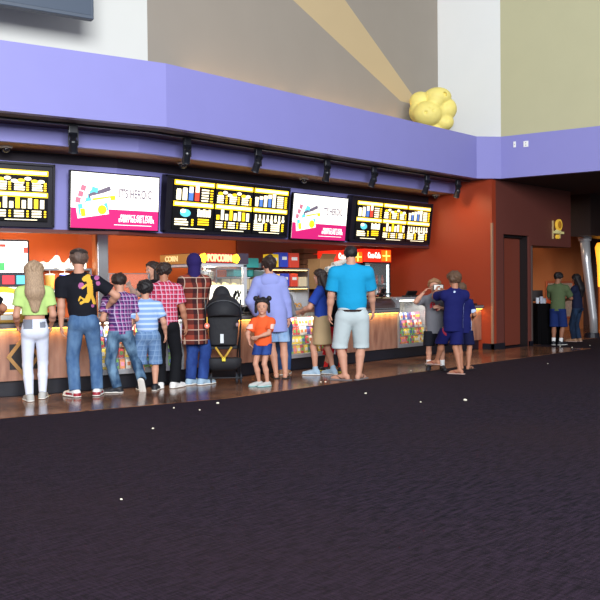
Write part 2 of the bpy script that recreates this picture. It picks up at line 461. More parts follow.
# ================================================================ LIGHT
w = bpy.data.worlds.new('World'); SC.world = w; w.use_nodes = True
w.node_tree.nodes['Background'].inputs[0].default_value = (.88, .92, 1.0, 1)
w.node_tree.nodes['Background'].inputs[1].default_value = .50
def area(name, loc, target, sx, sy, power, col=(1, 1, 1), spread=180):
    ld = bpy.data.lights.new(name, 'AREA'); ld.shape = 'RECTANGLE'; ld.size = sx; ld.size_y = sy; ld.energy = power; ld.color = col; ld.spread = R(spread)
    o = bpy.data.objects.new(name, ld); COL.objects.link(o); o.location = loc
    o.rotation_euler = (Vector(target)-Vector(loc)).to_track_quat('-Z', 'Y').to_euler(); return o
def spot(name, loc, target, power, col, angle=60, blend=.6, size=.05):
    ld = bpy.data.lights.new(name, 'SPOT'); ld.energy = power; ld.color = col; ld.spot_size = R(angle); ld.spot_blend = blend; ld.shadow_soft_size = size
    o = bpy.data.objects.new(name, ld); COL.objects.link(o); o.location = loc
    o.rotation_euler = (Vector(target)-Vector(loc)).to_track_quat('-Z', 'Y').to_euler(); return o
area('window_light', (-9, -16, 6.5), (2, 0, 4.0), 9, 5, 5000, (.93, .96, 1.0))
# kitchen ceiling lights
for i, x in enumerate((-2.6, -.6, 1.8, 3.8, 5.8, 7.4)):
    area('kitchen_light', (x, 2.15+(.4 if x < 0 else 0), 2.76), (x, 2.15+(.4 if x < 0 else 0), 0), 1.2, .35, (17, 17, 15, 7, 3.5, 3)[i], (1.0, .86, .68))
for x in (11.6, 13.6):
    area('hall_light', (x, 1.3, 3.5), (x, 1.5, 0), .5, .5, 10, (1.0, .72, .46))
SC.view_settings.view_transform = 'Standard'; SC.view_settings.look = 'None'; SC.view_settings.exposure = 0; SC.view_settings.gamma = 1
SC.view_settings.use_curve_mapping = False
# ================================================================ SCREENS, LIGHTS, SIGNS
WHITE_E = mat('screen_white', (255, 250, 238), emit=1.25, ecol=(255, 250, 238))
def emis(name, rgb, k): return mat(name, rgb, rough=.5, emit=k)
YEL_E = emis('screen_yellow', (255, 206, 30), 1.5); CREAM_E = emis('screen_cream', (255, 240, 200), 1.5)
BLUE_E = emis('screen_blue', (80, 120, 190), .9); RED_E = emis('screen_red', (220, 70, 50), 1.0); TEAL_E = emis('screen_teal', (90, 190, 205), 1.0)
PINK_E = emis('screen_pink', (192, 28, 104), .8); GREY_E = emis('screen_grey', (110, 100, 116), .6); ROSE_E = emis('screen_rose', (190, 110, 130), .8)
SCR_BLACK = mat('screen_black', (10, 9, 12), rough=.25)
SCR_MATS = [SCR_BLACK, YEL_E, CREAM_E, BLUE_E, RED_E, TEAL_E]
MENU_FRAME = mat('menu_frame', (22, 18, 30), rough=.4)
def screen_content(mb, W, H, kind, rnd):
    """menu screen, local x 0..W, z 0..H, artwork in front of y=0 by a hair"""
    def rect(m, x0, x1, z0, z1, y=-.004): mb.m = m; mb.box(x0*W, x1*W, y, 0, z0*H, z1*H)
    mb.m = 0; mb.box(0, W, 0, .03, 0, H)
    for zt in (.90, .475): rect(1, .0, 1., zt-.005, zt+.095); rect(2, .03, .97, zt+.02, zt+.075, -.006)
    if kind == 0:      # combos: tubs and cups, price column, then tray and boxes
        for i, c in enumerate((2, 2, 3, 4)):
            x = .06+i*.15; h = .20+.03*i; rect(c, x, x+.11, .60, .60+h); rect(2, x+.01, x+.10, .60+h*.6, .60+h+.02, -.006)
        for k in range(5): rect(2, .68, .68+.16+.04*rnd.random(), .60+.055*k, .63+.055*k); rect(1, .9, .97, .60+.055*k, .628+.055*k)
        mb.m = 5; mb.ell((.30*W, -.004, .34*H), (.13*W, .004, .08*H)); mb.m = 2; mb.ell((.24*W, -.007, .38*H), (.07*W, .004, .04*H))
        for k in range(5): rect(2, .60+.07*k, .655+.07*k, .28, .44-.02*(k % 2))
        for k in range(3): rect(2, .05, .38-.05*rnd.random(), .09+.05*k, .12+.05*k); rect(1, .46, .51, .09+.05*k, .125+.05*k); rect(1, .62, .9, .18-.05*k+.03, .21-.05*k+.03)
    elif kind == 1:
        for k in range(7): mb.m = (1, 2, 2, 1, 2, 1, 2)[k]; mb.ell((W*(.12+.125*k), -.004, H*(.80+.03*math.sin(k*2))), (W*.065, .004, H*.035))
        for c in range(3):
            for k in range(4): rect(2, .04+.33*c, .20+.33*c+.04*rnd.random(), .60+.045*k, .63+.045*k); rect(1, .26+.33*c, .31+.33*c, .60+.045*k, .628+.045*k)
        for k in range(8):
            h = .10+.12*abs(math.sin(k*1.7)); rect(2 if k % 3 else 1, .05+.115*k, .05+.115*k+.075, .25, .25+h)
        for c in range(3):
            for k in range(3): rect(2, .04+.33*c, .22+.33*c, .08+.05*k, .11+.05*k); rect(1, .27+.33*c, .31+.33*c, .08+.05*k, .11+.05*k)
    else:
        for i in range(5):
            x = .04+i*.125; h = .18+.025*i; rect((2, 3, 2, 3, 2)[i], x, x+.085, .60, .60+h); rect(2, x-.005, x+.09, .60+h*.75, .60+h+.02, -.006)
        for k in range(6): rect(2, .68, .86, .60+.045*k, .63+.045*k); rect(1, .9, .97, .60+.045*k, .628+.045*k)
        for k in range(8): rect(2, .06+.115*k, .06+.115*k+.05, .28, .42); mb.m = 2; mb.ell((W*(.085+.115*k), -.004, H*(.27+.04*(k % 2))), (W*.045, .004, H*.04))
        for c in range(2):
            for k in range(4): rect(2, .04+.5*c, .30+.5*c, .07+.045*k, .10+.045*k); rect(1, .36+.5*c, .42+.5*c, .07+.045*k, .10+.045*k)
    rect(2, .2, .8, .02, .035)
def menu_board(a, b, z0, z1, tilt, label, n, pads, kinds):
    M, W, H = board(a, b, z0, z1, tilt)
    root = empty('menu_board', M.to_translation(), 0, label, 'menu board', None)
    root.matrix_world = M
    mb = MB(); mb.box(-.0, W, .04, .14, 0, H); mb.box(0, W, .0, .04, 0, .03); mb.box(0, W, 0, .04, H-.03, H); mb.box(0, .03, 0, .04, 0, H); mb.box(W-.03, W, 0, .04, 0, H)
    mb.build('menu_frame', MENU_FRAME, root)
    x0, x1, p0, p1 = pads; w = (W-x0-x1)/n
    for i in range(n):
        s = MB(); screen_content(s, w-.035, H-p0-p1, kinds[i], random.Random(i+n))
        o = s.build('menu_screen', SCR_MATS, root); o.location = (x0+i*w+.0175, .005, p0)
    return root
OH = 1.27
def px_r(px, o=OH): p = on_right(px, 220, o); return (p.x, p.y)
def px_l(px, o=OH): p = on_left(px, 200, o); return (p.x, p.y)
def z_at(px, py, xy): return on_plane(px, py, (xy[0], xy[1], 0), (-math.sin(YAW), -math.cos(YAW), 0)).z
def zpt(xy, px, py): # height of image row py above plan point xy
    d = (xy[0]-CAM.x)*_f.x+(xy[1]-CAM.y)*_f.y
    hor = 289.8-.01*px
    return CAM.z+(hor-py)/FPX*d
TILT = R(7)
a, b = px_r(164), px_r(287)
menu_board(a, b, 2.235, 3.13, TILT, 'long three-screen menu board between the two white and pink advert screens', 3, (.13, .03, .05, .06), (0, 1, 2))
a, b = px_r(349), px_r(429.5)
menu_board(a, b, 2.235, 3.13, TILT, 'three-screen menu board nearest the red end wall', 3, (.15, .06, .05, .09), (0, 1, 2))
bq = px_l(54); aq = LP(-3.6, OH)
L = (Vector((bq[0], bq[1], 0))-Vector((aq.x, aq.y, 0))).length
menu_board((aq.x, aq.y), bq, 2.235, 3.13, TILT, 'menu board cut by the left edge of the picture', 3, (.08, .08, .08, .1), (0, 2, 1))
# ---- advert screens
def advert(a, b, z0, z1, tilt, label):
    M, W, H = board(a, b, z0, z1, tilt)
    root = empty('advert_screen', (0, 0, 0), 0, label, 'screen'); root.matrix_world = M
    mb = MB(); mb.rbox(-.02, W+.02, .004, .07, -.02, H+.02, .01); mb.box(W*.3, W*.7, .07, .16, H*.3, H*.7); mb.build('screen_frame', SCR_BLACK, root)
    s = MB(); y = .0
    s.m = 0; s.box(0, W, y, .01, 0, H)
    s.m = 1; s.box(0, W, y-.002, y, 0, H*.36)
    def rr(m, cx, cz, w, h, ang, dy): # rotated rect
        s.m = m; T = Matrix.Translation((cx*W, y-dy, cz*H)) @ Matrix.Rotation(R(ang), 4, 'Y'); s.box(-w*W/2, w*W/2, -.0008, .0008, -h*H/2, h*H/2, T)
    # gift cards fanned out of a box, teal / rose / yellow blocks
    for k in range(3): rr(3, .075+.028*k, .50+.11*k, .055, .10, 12, .004+.0002*k)
    for k in range(4): rr(2, .19+.022*k, .49+.07*k, .07, .09, 14, .0045+.0002*k)
    for k, (cx, cz, m) in enumerate(((.31, .66, 5), (.34, .60, 0), (.36, .54, 4))): rr(m, cx, cz, .26, .08, -22+6*k, .005+.0004*k)
    rr(0, .30, .50, .27, .05, -12, .0068)
    rr(0, .235, .33, .35, .22, -10, .0075)
    rr(2, .105, .33, .05, .2, -10, .0085); rr(4, .13, .28, .05, .14, -10, .0088); rr(2, .385, .40, .04, .14, -10, .0085)
    s.m = 4; s.lathe([(.0001, 0), (.05*W, 0), (.05*W, .001)], M=Matrix.Translation((.34*W, y-.0095, .345*H)) @ Matrix.Rotation(R(90), 4, 'X'), n=16)
    def txt(body, size, x, z, m, align='CENTER', sx=1.0, bold=0):
        v, f = text_mesh(body, size, align, .001, bold); s.m = m
        s.add(v, f, Matrix.Translation((x*W, y-.006, z*H)) @ Matrix.Diagonal((sx, 1, 1, 1)) @ Matrix.Rotation(R(90), 4, 'X'))
    txt("IT'S HEROIC", .125*H/.56, .72, .655, 5, 'CENTER', .56, .004)
    txt('PERFECT GIFT FOR', .053*H/.56, .74, .235, 0, 'CENTER', .82, .0015)
    txt('EVERY MOVIE LOVER', .053*H/.56, .74, .165, 0, 'CENTER', .82, .0015)
    s.m = 0; s.box(.48*W, .92*W, y-.005, y, .075*H, .085*H)
    s.build('screen_panel', [WHITE_E, PINK_E, TEAL_E, ROSE_E, YEL_E, GREY_E], root)
    return root
pa = Vector((*px_l(70, 1.22), 0)); pb = Vector((*px_r(157.5, 1.22), 0))
za0, za1 = zpt(pa, 70, 228.5), zpt(pa, 70, 172)
advert(pa, pb, (za0+zpt(pb, 156, 230))/2, (za1+zpt(pb, 157, 178.5))/2, R(5), 'large white and pink advert screen left of the long menu board')
pa, pb = px_r(291), px_r(344.5)
advert(pa, pb, (zpt(pa, 291, 237.5)+zpt(pb, 343, 241.5))/2, (zpt(pa, 293, 194.5)+zpt(pb, 345, 198.5))/2, R(7), 'smaller white and pink advert screen reading IT\'S HEROIC, between two menu boards')
# ---- track lights
TRK = mat('track_light_black', (24, 26, 34), rough=.35)
mb = MB(); strip(mb, .235, .265, 3.515, 3.539, s0=-4.2, s1=8.0); tag(mb.build('light_track', TRK), 'long black lighting track under the purple band', 'light track')
for i, (px, py, side) in enumerate(((73, 123, 0), (187, 138.5, 1), (258, 149, 1), (327, 161, 1), (374, 168, 1), (427, 176, 1), (458, 181, 1))):
    p = on_plane(px, py, LP(0, .25) if side == 0 else (0, .25, 0), LN if side == 0 else (0, 1, 0))
    names = ['first track light from the left, above the large advert screen', 'track light above the left end of the long menu board', 'track light above the right end of the long menu board',
             'track light above the smaller advert screen', 'track light above the left end of the menu board by the end wall', 'sixth track light from the left, close to the end wall', 'last track light on the right, beside the red end wall']
    t = empty('track_light', (p.x, p.y, 3.515), 0 if side else -BA, 'black two-can '+names[i], 'track light')
    mb = MB(); mb.rbox(-.06, .06, -.03, .03, -.10, 0, .008); mb.build('track_adapter', TRK, t)
    mb = MB(); mb.box(-.068, -.056, -.012, .012, -.26, -.06); mb.box(.056, .068, -.012, .012, -.26, -.06); mb.tube((-.06, 0, -.2), (.06, 0, -.2), .012); mb.build('yoke', TRK, t)
    yaw = random.uniform(-.5, .3)
    M = Matrix.Translation((0, 0, -.19)) @ Matrix.Rotation(yaw, 4, 'Z') @ Matrix.Rotation(R(28), 4, 'X')
    mb = MB(); mb.lathe([(.012, .10), (.048, .095), (.05, .04), (.044, .03), (.044, .0), (.055, -.02), (.06, -.15), (.066, -.17), (.05, -.168), (.045, -.12)], M=M, n=16)
    for k in range(4): mb.lathe([(.05, .055+.012*k), (.058, .057+.012*k), (.05, .06+.012*k)], M=M, n=16)
    h = mb.build('lamp_head', TRK, t, smooth=False)
    mb = MB(); mb.lathe([(.001, -.125), (.044, -.122), (.044, -.118)], M=M, n=16); mb.build('lens', mat('lamp_lens', (150, 140, 120), rough=.1), h)
    if i == 6: spot('track_lamp', (p.x-.4, p.y, 3.25), (8.57, p.y+.1, 2.5), 38, (1, .6, .3), 100, 1, .05)
# ---- dome cameras
DM = mat('dome_glass', (40, 36, 40), rough=.08, spec=.8); DB = mat('dome_base_plastic', (190, 184, 180), rough=.4)
for i, (px, py, side) in enumerate(((6, 147, 0), (183, 162, 1), (304, 180, 1), (436, 196, 1))):
    p = on_plane(px, py, LP(0, 1.03) if side == 0 else (0, 1.03, 0), LN if side == 0 else (0, 1, 0))
    t = empty('dome_camera', (p.x, p.y, 3.31), 0, 'small dome security camera on the soffit '+['above the left menu board', 'above the long menu board', 'above the smaller advert screen', 'beside the red end wall'][i], 'security camera')
    mb = MB(); mb.lathe([(.085, -.0), (.085, -.02), (.075, -.03)]); mb.build('camera_base', DB, t, smooth=False)
    mb = MB(); mb.lathe([(.062, -.028), (.060, -.05), (.045, -.078), (.02, -.092), (.002, -.095)]); mb.build('camera_dome', DM, t, smooth=True)
# ---- plates on the right run of the band
A0 = Vector((8.69, -.38, 0)); wd = Vector((10.42-8.69, -7.9+.38, 0)).normalized(); wn = Vector((wd.y, -wd.x, 0))
if wn.x > 0: wn = -wn
for i, (px, y0, y1, lab) in enumerate(((514.7, 142, 147, 'narrow white wall plate on the purple band'), (526, 141, 147, 'wider white wall switch plate on the purple band'))):
    p = on_plane(px, (y0+y1)/2, A0, wn)
    M = Matrix((wd, wn*-1, Vector((0, 0, 1)))).transposed().to_4x4(); M.translation = p + wn*.006
    t = empty('wall_plate', p, 0, lab, 'wall plate'); t.matrix_world = M
    w = .026 if i == 0 else .05
    mb = MB(); mb.rbox(-w, w, -.006, .006, -.06, .06, .004); mb.build('plate', mat('white_plastic', (240, 240, 236), rough=.4), t)
    for k in ((0,) if i == 0 else (-.025, .025)): mb = MB(); mb.box(-.008, .008, -.012, -.005, k-.012, k+.012); mb.build('toggle', mat('grey_plastic', (170, 168, 165), rough=.4), t)
# ---- popcorn sculpture
c = on_right(432, 111, .45)
t = empty('popcorn_sculpture', (c.x, c.y, 4.33), 0, 'giant yellow popcorn kernel sculpture standing on the purple ledge', 'sculpture')
cz = c.z-4.33
rt = Vector((_r0.x, _r0.y, 0)); fw = Vector((.7071, .7071, 0))
# ---- hanging black screen back at top left
a = on_left(-60, 0, .45); b = on_left(94, 15, .45)
M, W, H = board((a.x, a.y), (b.x, b.y), zpt((b.x, b.y), 94, 21), zpt((b.x, b.y), 94, 21)+1.3)
t = empty('hanging_screen', (0, 0, 0), 0, 'big dark grey screen mounted on the white wall above the purple band', 'screen'); t.matrix_world = M
mb = MB(); mb.rbox(0, W, 0, .12, 0, H, .015); mb.build('screen_housing', mat('screen_housing', (72, 82, 96), rough=.5), t)
mb = MB(); mb.box(.04, W-.04, -.006, 0, .05, H-.05); mb.build('display', mat('display_off', (78, 88, 102), rough=.25), t)
mb = MB(); mb.box(W-.9, W-.75, .12, 1.6, .5, .65); mb.box(.4, .55, .12, 1.6, .5, .65); mb.build('bracket', TRK, t)
# ---- uplights behind the parapet
UPM = mat('uplight_metal', (60, 56, 54), rough=.5); UPL = mat('uplight_bulb', (255, 200, 120), emit=2)
for i, px in enumerate((200, 228, 255, 282, 312, 333, 352, 373, 393)):
    p = on_right(px, 130, UG-.06)
    t = empty('uplight', (p.x, p.y, 4.33), 0, 'small uplight behind the purple parapet washing the grey wall', 'uplight', 'uplights behind the parapet')
    mb = MB(); mb.lathe([(.04, 0), (.04, .01), (.02, .012), (.02, .025)]); mb.build('base', UPM, t)
    spot('uplight_lamp', (p.x, p.y, 4.37), (p.x, UG, 4.75), 40, (1.0, .60, .30), 100, 1, .03)
# ---- popcorn sign by the hallway
p = on_plane(560, 230, (0, -.33, 0), (0, 1, 0))
t = empty('wall_sign', (p.x, -.235, zpt((p.x, -.3), 560, 239)), 0, 'small lit yellow popcorn sign projecting from the dark bulkhead', 'sign')
SG = mat('sign_metal', (196, 168, 120), rough=.5); SY = mat('sign_yellow', (225, 178, 60), emit=.35, rough=.5)
hh = zpt((p.x, -.3), 560, 221)-t.location.z
mb = MB(); mb.box(-.2, -.165, -.03, 0, 0, hh); mb.build('sign_post', SG, t); mb = MB(); mb.box(.13, .165, -.03, 0, .02, hh+.02); mb.build('sign_post', SG, t)
mb = MB(); mb.lathe([(.001, -.03), (.12, -.03), (.13, -.01), (.13, .03), (.001, .03)], M=Matrix.Translation((0, -.06, hh*.78)) @ Matrix.Rotation(R(90), 4, 'X'), n=24); d = mb.build('sign_disc', SY, t)
mb = MB(); mb.lathe([(.09, .0), (.085, .02), (.001, .02)], M=Matrix.Translation((0, -.075, hh*.78)) @ Matrix.Rotation(R(90), 4, 'X'), n=24); mb.build('disc_face', mat('sign_ochre', (176, 120, 30), emit=.2), d)
mb = MB(); mb.box(-.2, .27, -.06, -.02, hh*.30, hh*.42); mb.ell((.0, -.05, hh*.42), (.15, .03, .05)); mb.build('sign_bar', mat('sign_cream', (200, 190, 130), emit=.25), t)
mb = MB(); mb.lathe([(.001, -.03), (.05, -.03), (.05, .03), (.001, .03)], M=Matrix.Translation((-.03, -.05, hh*.12)) @ Matrix.Rotation(R(90), 4, 'X'), n=16); mb.build('small_disc', SY, t)
# ---- silver column and lamp at the far right
p = on_z(592, 337.5)
t = empty('metal_column', (p.x, p.y, 0), 0, 'polished silver column at the hallway opening on the right', 'column')
CM = mat('column_metal', (206, 206, 208), rough=.3, metal=.55)
zt = zpt((p.x, p.y), 592, 241)
cv = lambda k, z: (-rt.x*k, -rt.y*k, z)
mb = MB(); mb.path([cv(-.05, 0), cv(-.03, .5), cv(.05, 1.2), cv(.13, 1.9), cv(.17, zt)], [.10, .10, .105, .11, .12], n=24); mb.build('shaft', CM, t, smooth=True)
mb = MB(); mb.tube(cv(.17, zt), cv(.17, zt+.1), .15, .17, 24); mb.build('capital', CM, t)
mb = MB(); mb.tube((.0, 0, 0), (.0, 0, .12), .2, .17, 24); mb.build('plinth', KICK, t)
dd = depth(Vector((p.x, p.y, 1)))
mb = MB(); z = zpt((p.x, p.y), 590, 232); mb.box(p.x-.7, 19.0, p.y-.3, p.y+.25, zt+.1, 3.541); struct(mb.build('trim_8', mat('dark_bulkhead', (40, 26, 24), rough=.5)))
mb = MB(); mb.lathe([(.001, .0), (.2, .0), (.24, .05), (.24, .10), (.001, .10)], n=24); tag(mb.build('ceiling_lamp', mat('spun_metal', (190, 186, 180), rough=.3, metal=.6, emit=.2), loc=(p.x-.35, p.y-.75, zpt((p.x-.35, p.y-.75), 584, 231))), 'round silver ceiling spotlight above the hallway column', 'ceiling light')
p2 = on_z(600, 334)
t = empty('wall_lamp', (p2.x, p2.y, 0), 0, 'tall glowing orange lamp beside the silver column', 'lamp')
z0 = zpt((p2.x, p2.y), 597, 288); z1 = zpt((p2.x, p2.y), 597, 243)
mb = MB(); mb.lathe([(.02, z0), (.05, z0+.05), (.07, (z0+z1)/2), (.12, z1-.12), (.07, z1), (.001, z1+.01)], n=20); mb.build('lamp_shade', mat('lamp_glow', (255, 170, 60), emit=1.6, ecol=(255, 158, 40)), t, smooth=True)
mb = MB(); mb.tube((0, 0, 0), (0, 0, z0+.03), .05, .05, 16); mb.tube((0, 0, 0), (0, 0, .04), .16, .16, 20); mb.build('lamp_post', mat('amber_post', (170, 90, 30), rough=.3, metal=.4), t)
spot('hall_lamp', (p2.x-.3, p2.y-.3, 1.9), (p2.x-.6, p2.y-.6, 0), 25, (1, .6, .25), 150, 1, .1)
t = bpy.data.objects['popcorn_sculpture']
def pc(x, y, z): # x right in view, y towards viewer, z up
    p = rt*x - fw*y; return (p.x, p.y, cz+z)
Mv = np.array([[_r0.x, -_f.x, 0], [_r0.y, -_f.y, 0], [0, 0, 1]], float)
PM = mat('popcorn_yellow', (240, 222, 124), rough=.6, noise=.14, nscale=6, bump=.3, bscale=9)
S = Sdf(.02)
for x, y, z, rx, ry, rz_ in ((-.13, .20, -.10, .29, .26, .25), (-.24, .04, .19, .22, .2, .19), (.09, .12, .25, .28, .24, .19), (.29, .05, .02, .2, .22, .22), (.22, .04, -.24, .21, .2, .17), (.02, -.03, -.02, .36, .33, .36), (-.1, .0, -.42, .34, .22, .3), (-.33, .05, -.02, .14, .2, .2), (.02, .22, .12, .16, .14, .12)):
    S.ell(pc(x, y, z), (rx, ry, rz_), M=Mv, k=.028)
for x, y, z, r in ((-.10, .47, .0, .05), (-.03, .46, -.08, .04), (-.2, .45, -.12, .035), (.2, .30, .26, .05), (.27, .27, -.24, .05)): S.sub_ell(pc(x, y, z), (r, r, r))
S.cut((0, 0, .0), (0, 0, 1))
add_mesh('kernel', [S.mesh(.016)], PM, t)
# ================================================================ COUNTER RUN
LEDM = mat('led_strip', (255, 200, 90), emit=9, ecol=(255, 176, 60))
TOPM = mat('counter_top_black', (26, 25, 28), rough=.15, noise=.1); EDGE = mat('counter_edge', (120, 116, 118), rough=.35)
ALU = mat('case_frame', (176, 178, 184), rough=.35, metal=.5)
GLASS = mat('clear_glass', (240, 246, 246), rough=.02, alpha=.06, spec=.6)
def sx_r(px, o=0): return on_right(px, 350, o).x-BX      # s along the right run
def sx_l(px, o=0):
    p = on_left(px, 350, o); return (p-Vector((BX, 0, 0))).dot(LD)
CT = .93
def counter_run(M, s0, s1, label, diamonds=(), lit=True, d=.72):
    t = empty('service_counter', M @ Vector((s0, 0, 0)), 0, label, 'counter', None); t.matrix_world = M @ Matrix.Translation((s0, 0, .006))
    W = s1-s0
    mb = MB(); mb.box(.0, W, .10, d, 0, .20); mb.build('kick_base', KICK, t)
    mb = MB(); mb.box(0, W, .03, d, .20, CT-.075); mb.build('front_panel', WOOD, t)
    mb = MB(); mb.rbox(-.0, W, -.03, d+.02, CT-.05, CT, .008); mb.build('counter_slab', TOPM, t)
    mb = MB(); mb.box(0, W, -.034, -.03, CT-.046, CT-.012); mb.box(0, W, -.02, .06, CT-.076, CT-.05); mb.build('slab_edge', EDGE, t)
    mb = MB(); mb.box(.02, W-.02, -.005, .015, CT-.088, CT-.0765); mb.build('light_strip', LEDM, t)
    ld = bpy.data.lights.new('counter_glow', 'AREA'); ld.shape = 'RECTANGLE'; ld.size = W-.06; ld.size_y = .03; ld.energy = 2.0*W; ld.color = (1, .66, .2)
    lo = bpy.data.objects.new('counter_glow', ld); COL.objects.link(lo); lo.matrix_world = t.matrix_world @ Matrix.Translation((W/2, -.012, CT-.10)) @ Matrix.Rotation(R(20), 4, 'X')
    for x in diamonds:
        mb = MB(); mb.box(x-.17, x-.02, .022, .03, .34, .66); mb.box(x-.02, x+.17, .022, .03, .34, .66); 
        mb.build('emblem_backing', mat('emblem_black', (26, 24, 28), rough=.4), t)
        mb = MB(); r = .27; w_ = .05; zc = .50
        for k in range(4):
            a = k*PI/2; b_ = a+PI/2
            P = [(r*math.cos(a), r*math.sin(a)), (r*math.cos(b_), r*math.sin(b_)), ((r-w_*1.41)*math.cos(b_), (r-w_*1.41)*math.sin(b_)), ((r-w_*1.41)*math.cos(a), (r-w_*1.41)*math.sin(a))]
            mb.add([(x+p[0]*.78, y, zc+p[1]) for y in (.008, .03) for p in P], [(0, 1, 2, 3), (7, 6, 5, 4), (0, 4, 5, 1), (1, 5, 6, 2), (2, 6, 7, 3), (3, 7, 4, 0)])
        mb.build('diamond_emblem', mat('emblem_gold', (168, 128, 76), rough=.4, metal=.2), t)
    return t
CANDY = [mat('candy_'+n, c, rough=.4, noise=.25, nscale=40) for n, c in (('yellow', (236, 200, 50)), ('red', (206, 50, 44)), ('white', (236, 232, 220)), ('green', (110, 170, 70)), ('orange', (232, 130, 50)), ('blue', (60, 90, 170)), ('pink', (222, 120, 150)), ('purple', (110, 70, 140)))]
CASEW = mat('case_liner', (150, 146, 138), rough=.5)
pouches = []
def pouch_proto(k):
    mb = MB(); w, h, d = .075, .125, .03
    P = []
    for z, th in ((0, .9), (.02, 1.2), (.06, 1.3), (.10, .9), (.122, .15), (.135, .12)):
        P.append([(x*w/2, y*d/2*th, z) for x, y in ((-1, 0), (-.8, -.8), (0, -1), (.8, -.8), (1, 0), (.8, .8), (0, 1), (-.8, .8))])
    vs = [p for r in P for p in r]; fs = [tuple(range(7, -1, -1)), tuple(range(40, 48))]
    for i in range(5):
        for j in range(8): fs.append((i*8+j, i*8+(j+1) % 8, (i+1)*8+(j+1) % 8, (i+1)*8+j))
    mb.add(vs, fs); mb.m = 1; mb.box(-w*.3, w*.3, -d*.72, -d*.5, .035, .085)
    me = mb.build('candy_pouch', [CANDY[k], CANDY[(k+2) % 8]], None); m = me.data; bpy.data.objects.remove(me); return m
PM_ = [pouch_proto(k) for k in range(8)]
def display_case(M, s0, s1, z1, label, where, seed, zg=.20, d=.62, shelves=(.0, .17, .34, .51), n=None):
    rnd = random.Random(seed)
    t = empty('candy_display_case', (0, 0, 0), 0, label, 'display case'); T = M @ Matrix.Translation((s0, 0, .006)); t.matrix_world = T
    W = s1-s0
    mb = MB(); mb.box(0, W, .10, d, 0, zg); mb.build('kick_base', KICK, t)
    mb = MB(); mb.box(0, W, .0, d, zg, zg+.06); mb.box(0, .03, .0, d, zg+.06, z1-.05); mb.box(W-.03, W, .0, d, zg+.06, z1-.05); mb.build('case_body', ALU, t)
    mb = MB(); mb.box(.03, W-.03, d-.03, d, zg+.06, z1-.05); mb.build('back_panel', CASEW, t)
    mb = MB(); mb.rbox(-.005, W+.005, .05, d+.02, z1-.05, z1, .01); mb.build('case_top', ALU, t)
    mb = MB(); mb.box(.03, W-.03, .004, .010, zg+.06, z1-.12)
    mb.add([(.03, .004, z1-.12), (W-.03, .004, z1-.12), (W-.03, .06, z1-.04), (.03, .06, z1-.04), (.03, .010, z1-.12), (W-.03, .010, z1-.12), (W-.03, .066, z1-.04), (.03, .066, z1-.04)], [(0, 1, 2, 3), (7, 6, 5, 4), (0, 4, 5, 1), (3, 2, 6, 7), (0, 3, 7, 4), (1, 5, 6, 2)])
    mb.build('front_glass', GLASS, t)
    mb = MB(); mb.box(.05, W-.05, .09, .11, z1-.075, z1-.055); mb.build('case_lamp', mat('case_lamp', (255, 246, 225), emit=9), t)
    H0 = zg+.065
    levels = [(H0+.0, .055), (H0+.145, .10), (H0+.29, .15), (H0+.435, .20)]
    names = ['bottom', 'second', 'third', 'top']
    for li, (z, y) in enumerate(levels):
        if z+.14 > z1-.05: break
        mb = MB(); mb.box(.03, W-.03, y-.04, d-.03, z-.008, z); mb.build('shelf', ALU if li % 2 else CASEW, t)
        k = int((W-.08)/.08)
        for i in range(k):
            x = .05+.0+(W-.1)*(i+.5)/k
            ci = (rnd.choice((0, 0, 4, 1, 3, 2)) if li < 2 else rnd.choice((5, 2, 2, 6, 1, 7, 2)))
            o = bpy.data.objects.new('candy_pouch', PM_[ci]); COL.objects.link(o)
            o.matrix_world = T @ Matrix.Translation((x, y+rnd.uniform(-.01, .01), z+.003)) @ Matrix.Rotation(rnd.uniform(-.25, .25), 4, 'Z') @ Matrix.Rotation(-.12, 4, 'X')
            tag(o, 'small candy packet in the %s row of the case %s' % (names[li], where), 'candy', 'candy packets in the %s row of the case %s' % (names[li], where))
    Mi = T @ Matrix.Translation((W/2, .12, z1-.085))
    ld = bpy.data.lights.new('case_light', 'AREA'); ld.shape = 'RECTANGLE'; ld.size = W-.2; ld.size_y = .04; ld.energy = 6*W; ld.color = (1, .92, .76)
    lo = bpy.data.objects.new('case_light', ld); COL.objects.link(lo); lo.matrix_world = Mi @ Matrix.Rotation(R(12), 4, 'X')
    return t
# left straight run
sA0 = sx_l(98)
counter_run(LEFTM, -4.1, sA0-.008, 'left stretch of wood-fronted service counter with a gold diamond emblem', diamonds=(sx_l(24)+4.1,))
display_case(LEFTM, sA0, -.047, CT+.02, 'glass candy case behind the plaid and striped shirted boys', 'behind the plaid boy', 3)
mb = MB(); A = LP(-.045, .0); B = RP(.045, .0); C1 = RP(.105, .45); D1 = LP(-.105, .45)
t = empty('corner_counter_post', (BX, 0, .006), 0, 'grey steel corner filler where the counter front bends', 'counter post')
mb = MB(Matrix.Translation((-BX, 0, 0))); mb.prism([(A.x, A.y), (BX, 0), (B.x, B.y), (C1.x, C1.y), (D1.x, D1.y)], .20, CT); mb.build('post_body', ALU, t); A = LP(-.05, .1); B = RP(.05, .1)
mb = MB(Matrix.Translation((-BX, 0, 0))); mb.prism([(A.x, A.y), (B.x, B.y), (C1.x, C1.y), (D1.x, D1.y)], 0, .2); mb.build('post_foot', KICK, t)
sB0, sB1, sC0, sC1 = sx_r(283), sx_r(338), sx_r(399), sx_r(430)
s183 = sx_r(184)
display_case(RIGHTM, .047, s183, CT+.02, 'glass candy case behind the teenager in black trousers', 'by the black trousers', 5)
counter_run(RIGHTM, s183+.003, sB0-.003, 'wood-fronted service counter behind the stroller', ())
display_case(RIGHTM, sB0, sB1, 1.0, 'glass candy case between the lavender hoodie and the big man', 'left of the big man', 9)
counter_run(RIGHTM, sB1+.003, sC0-.003, 'wood-fronted service counter right of the big man', ())
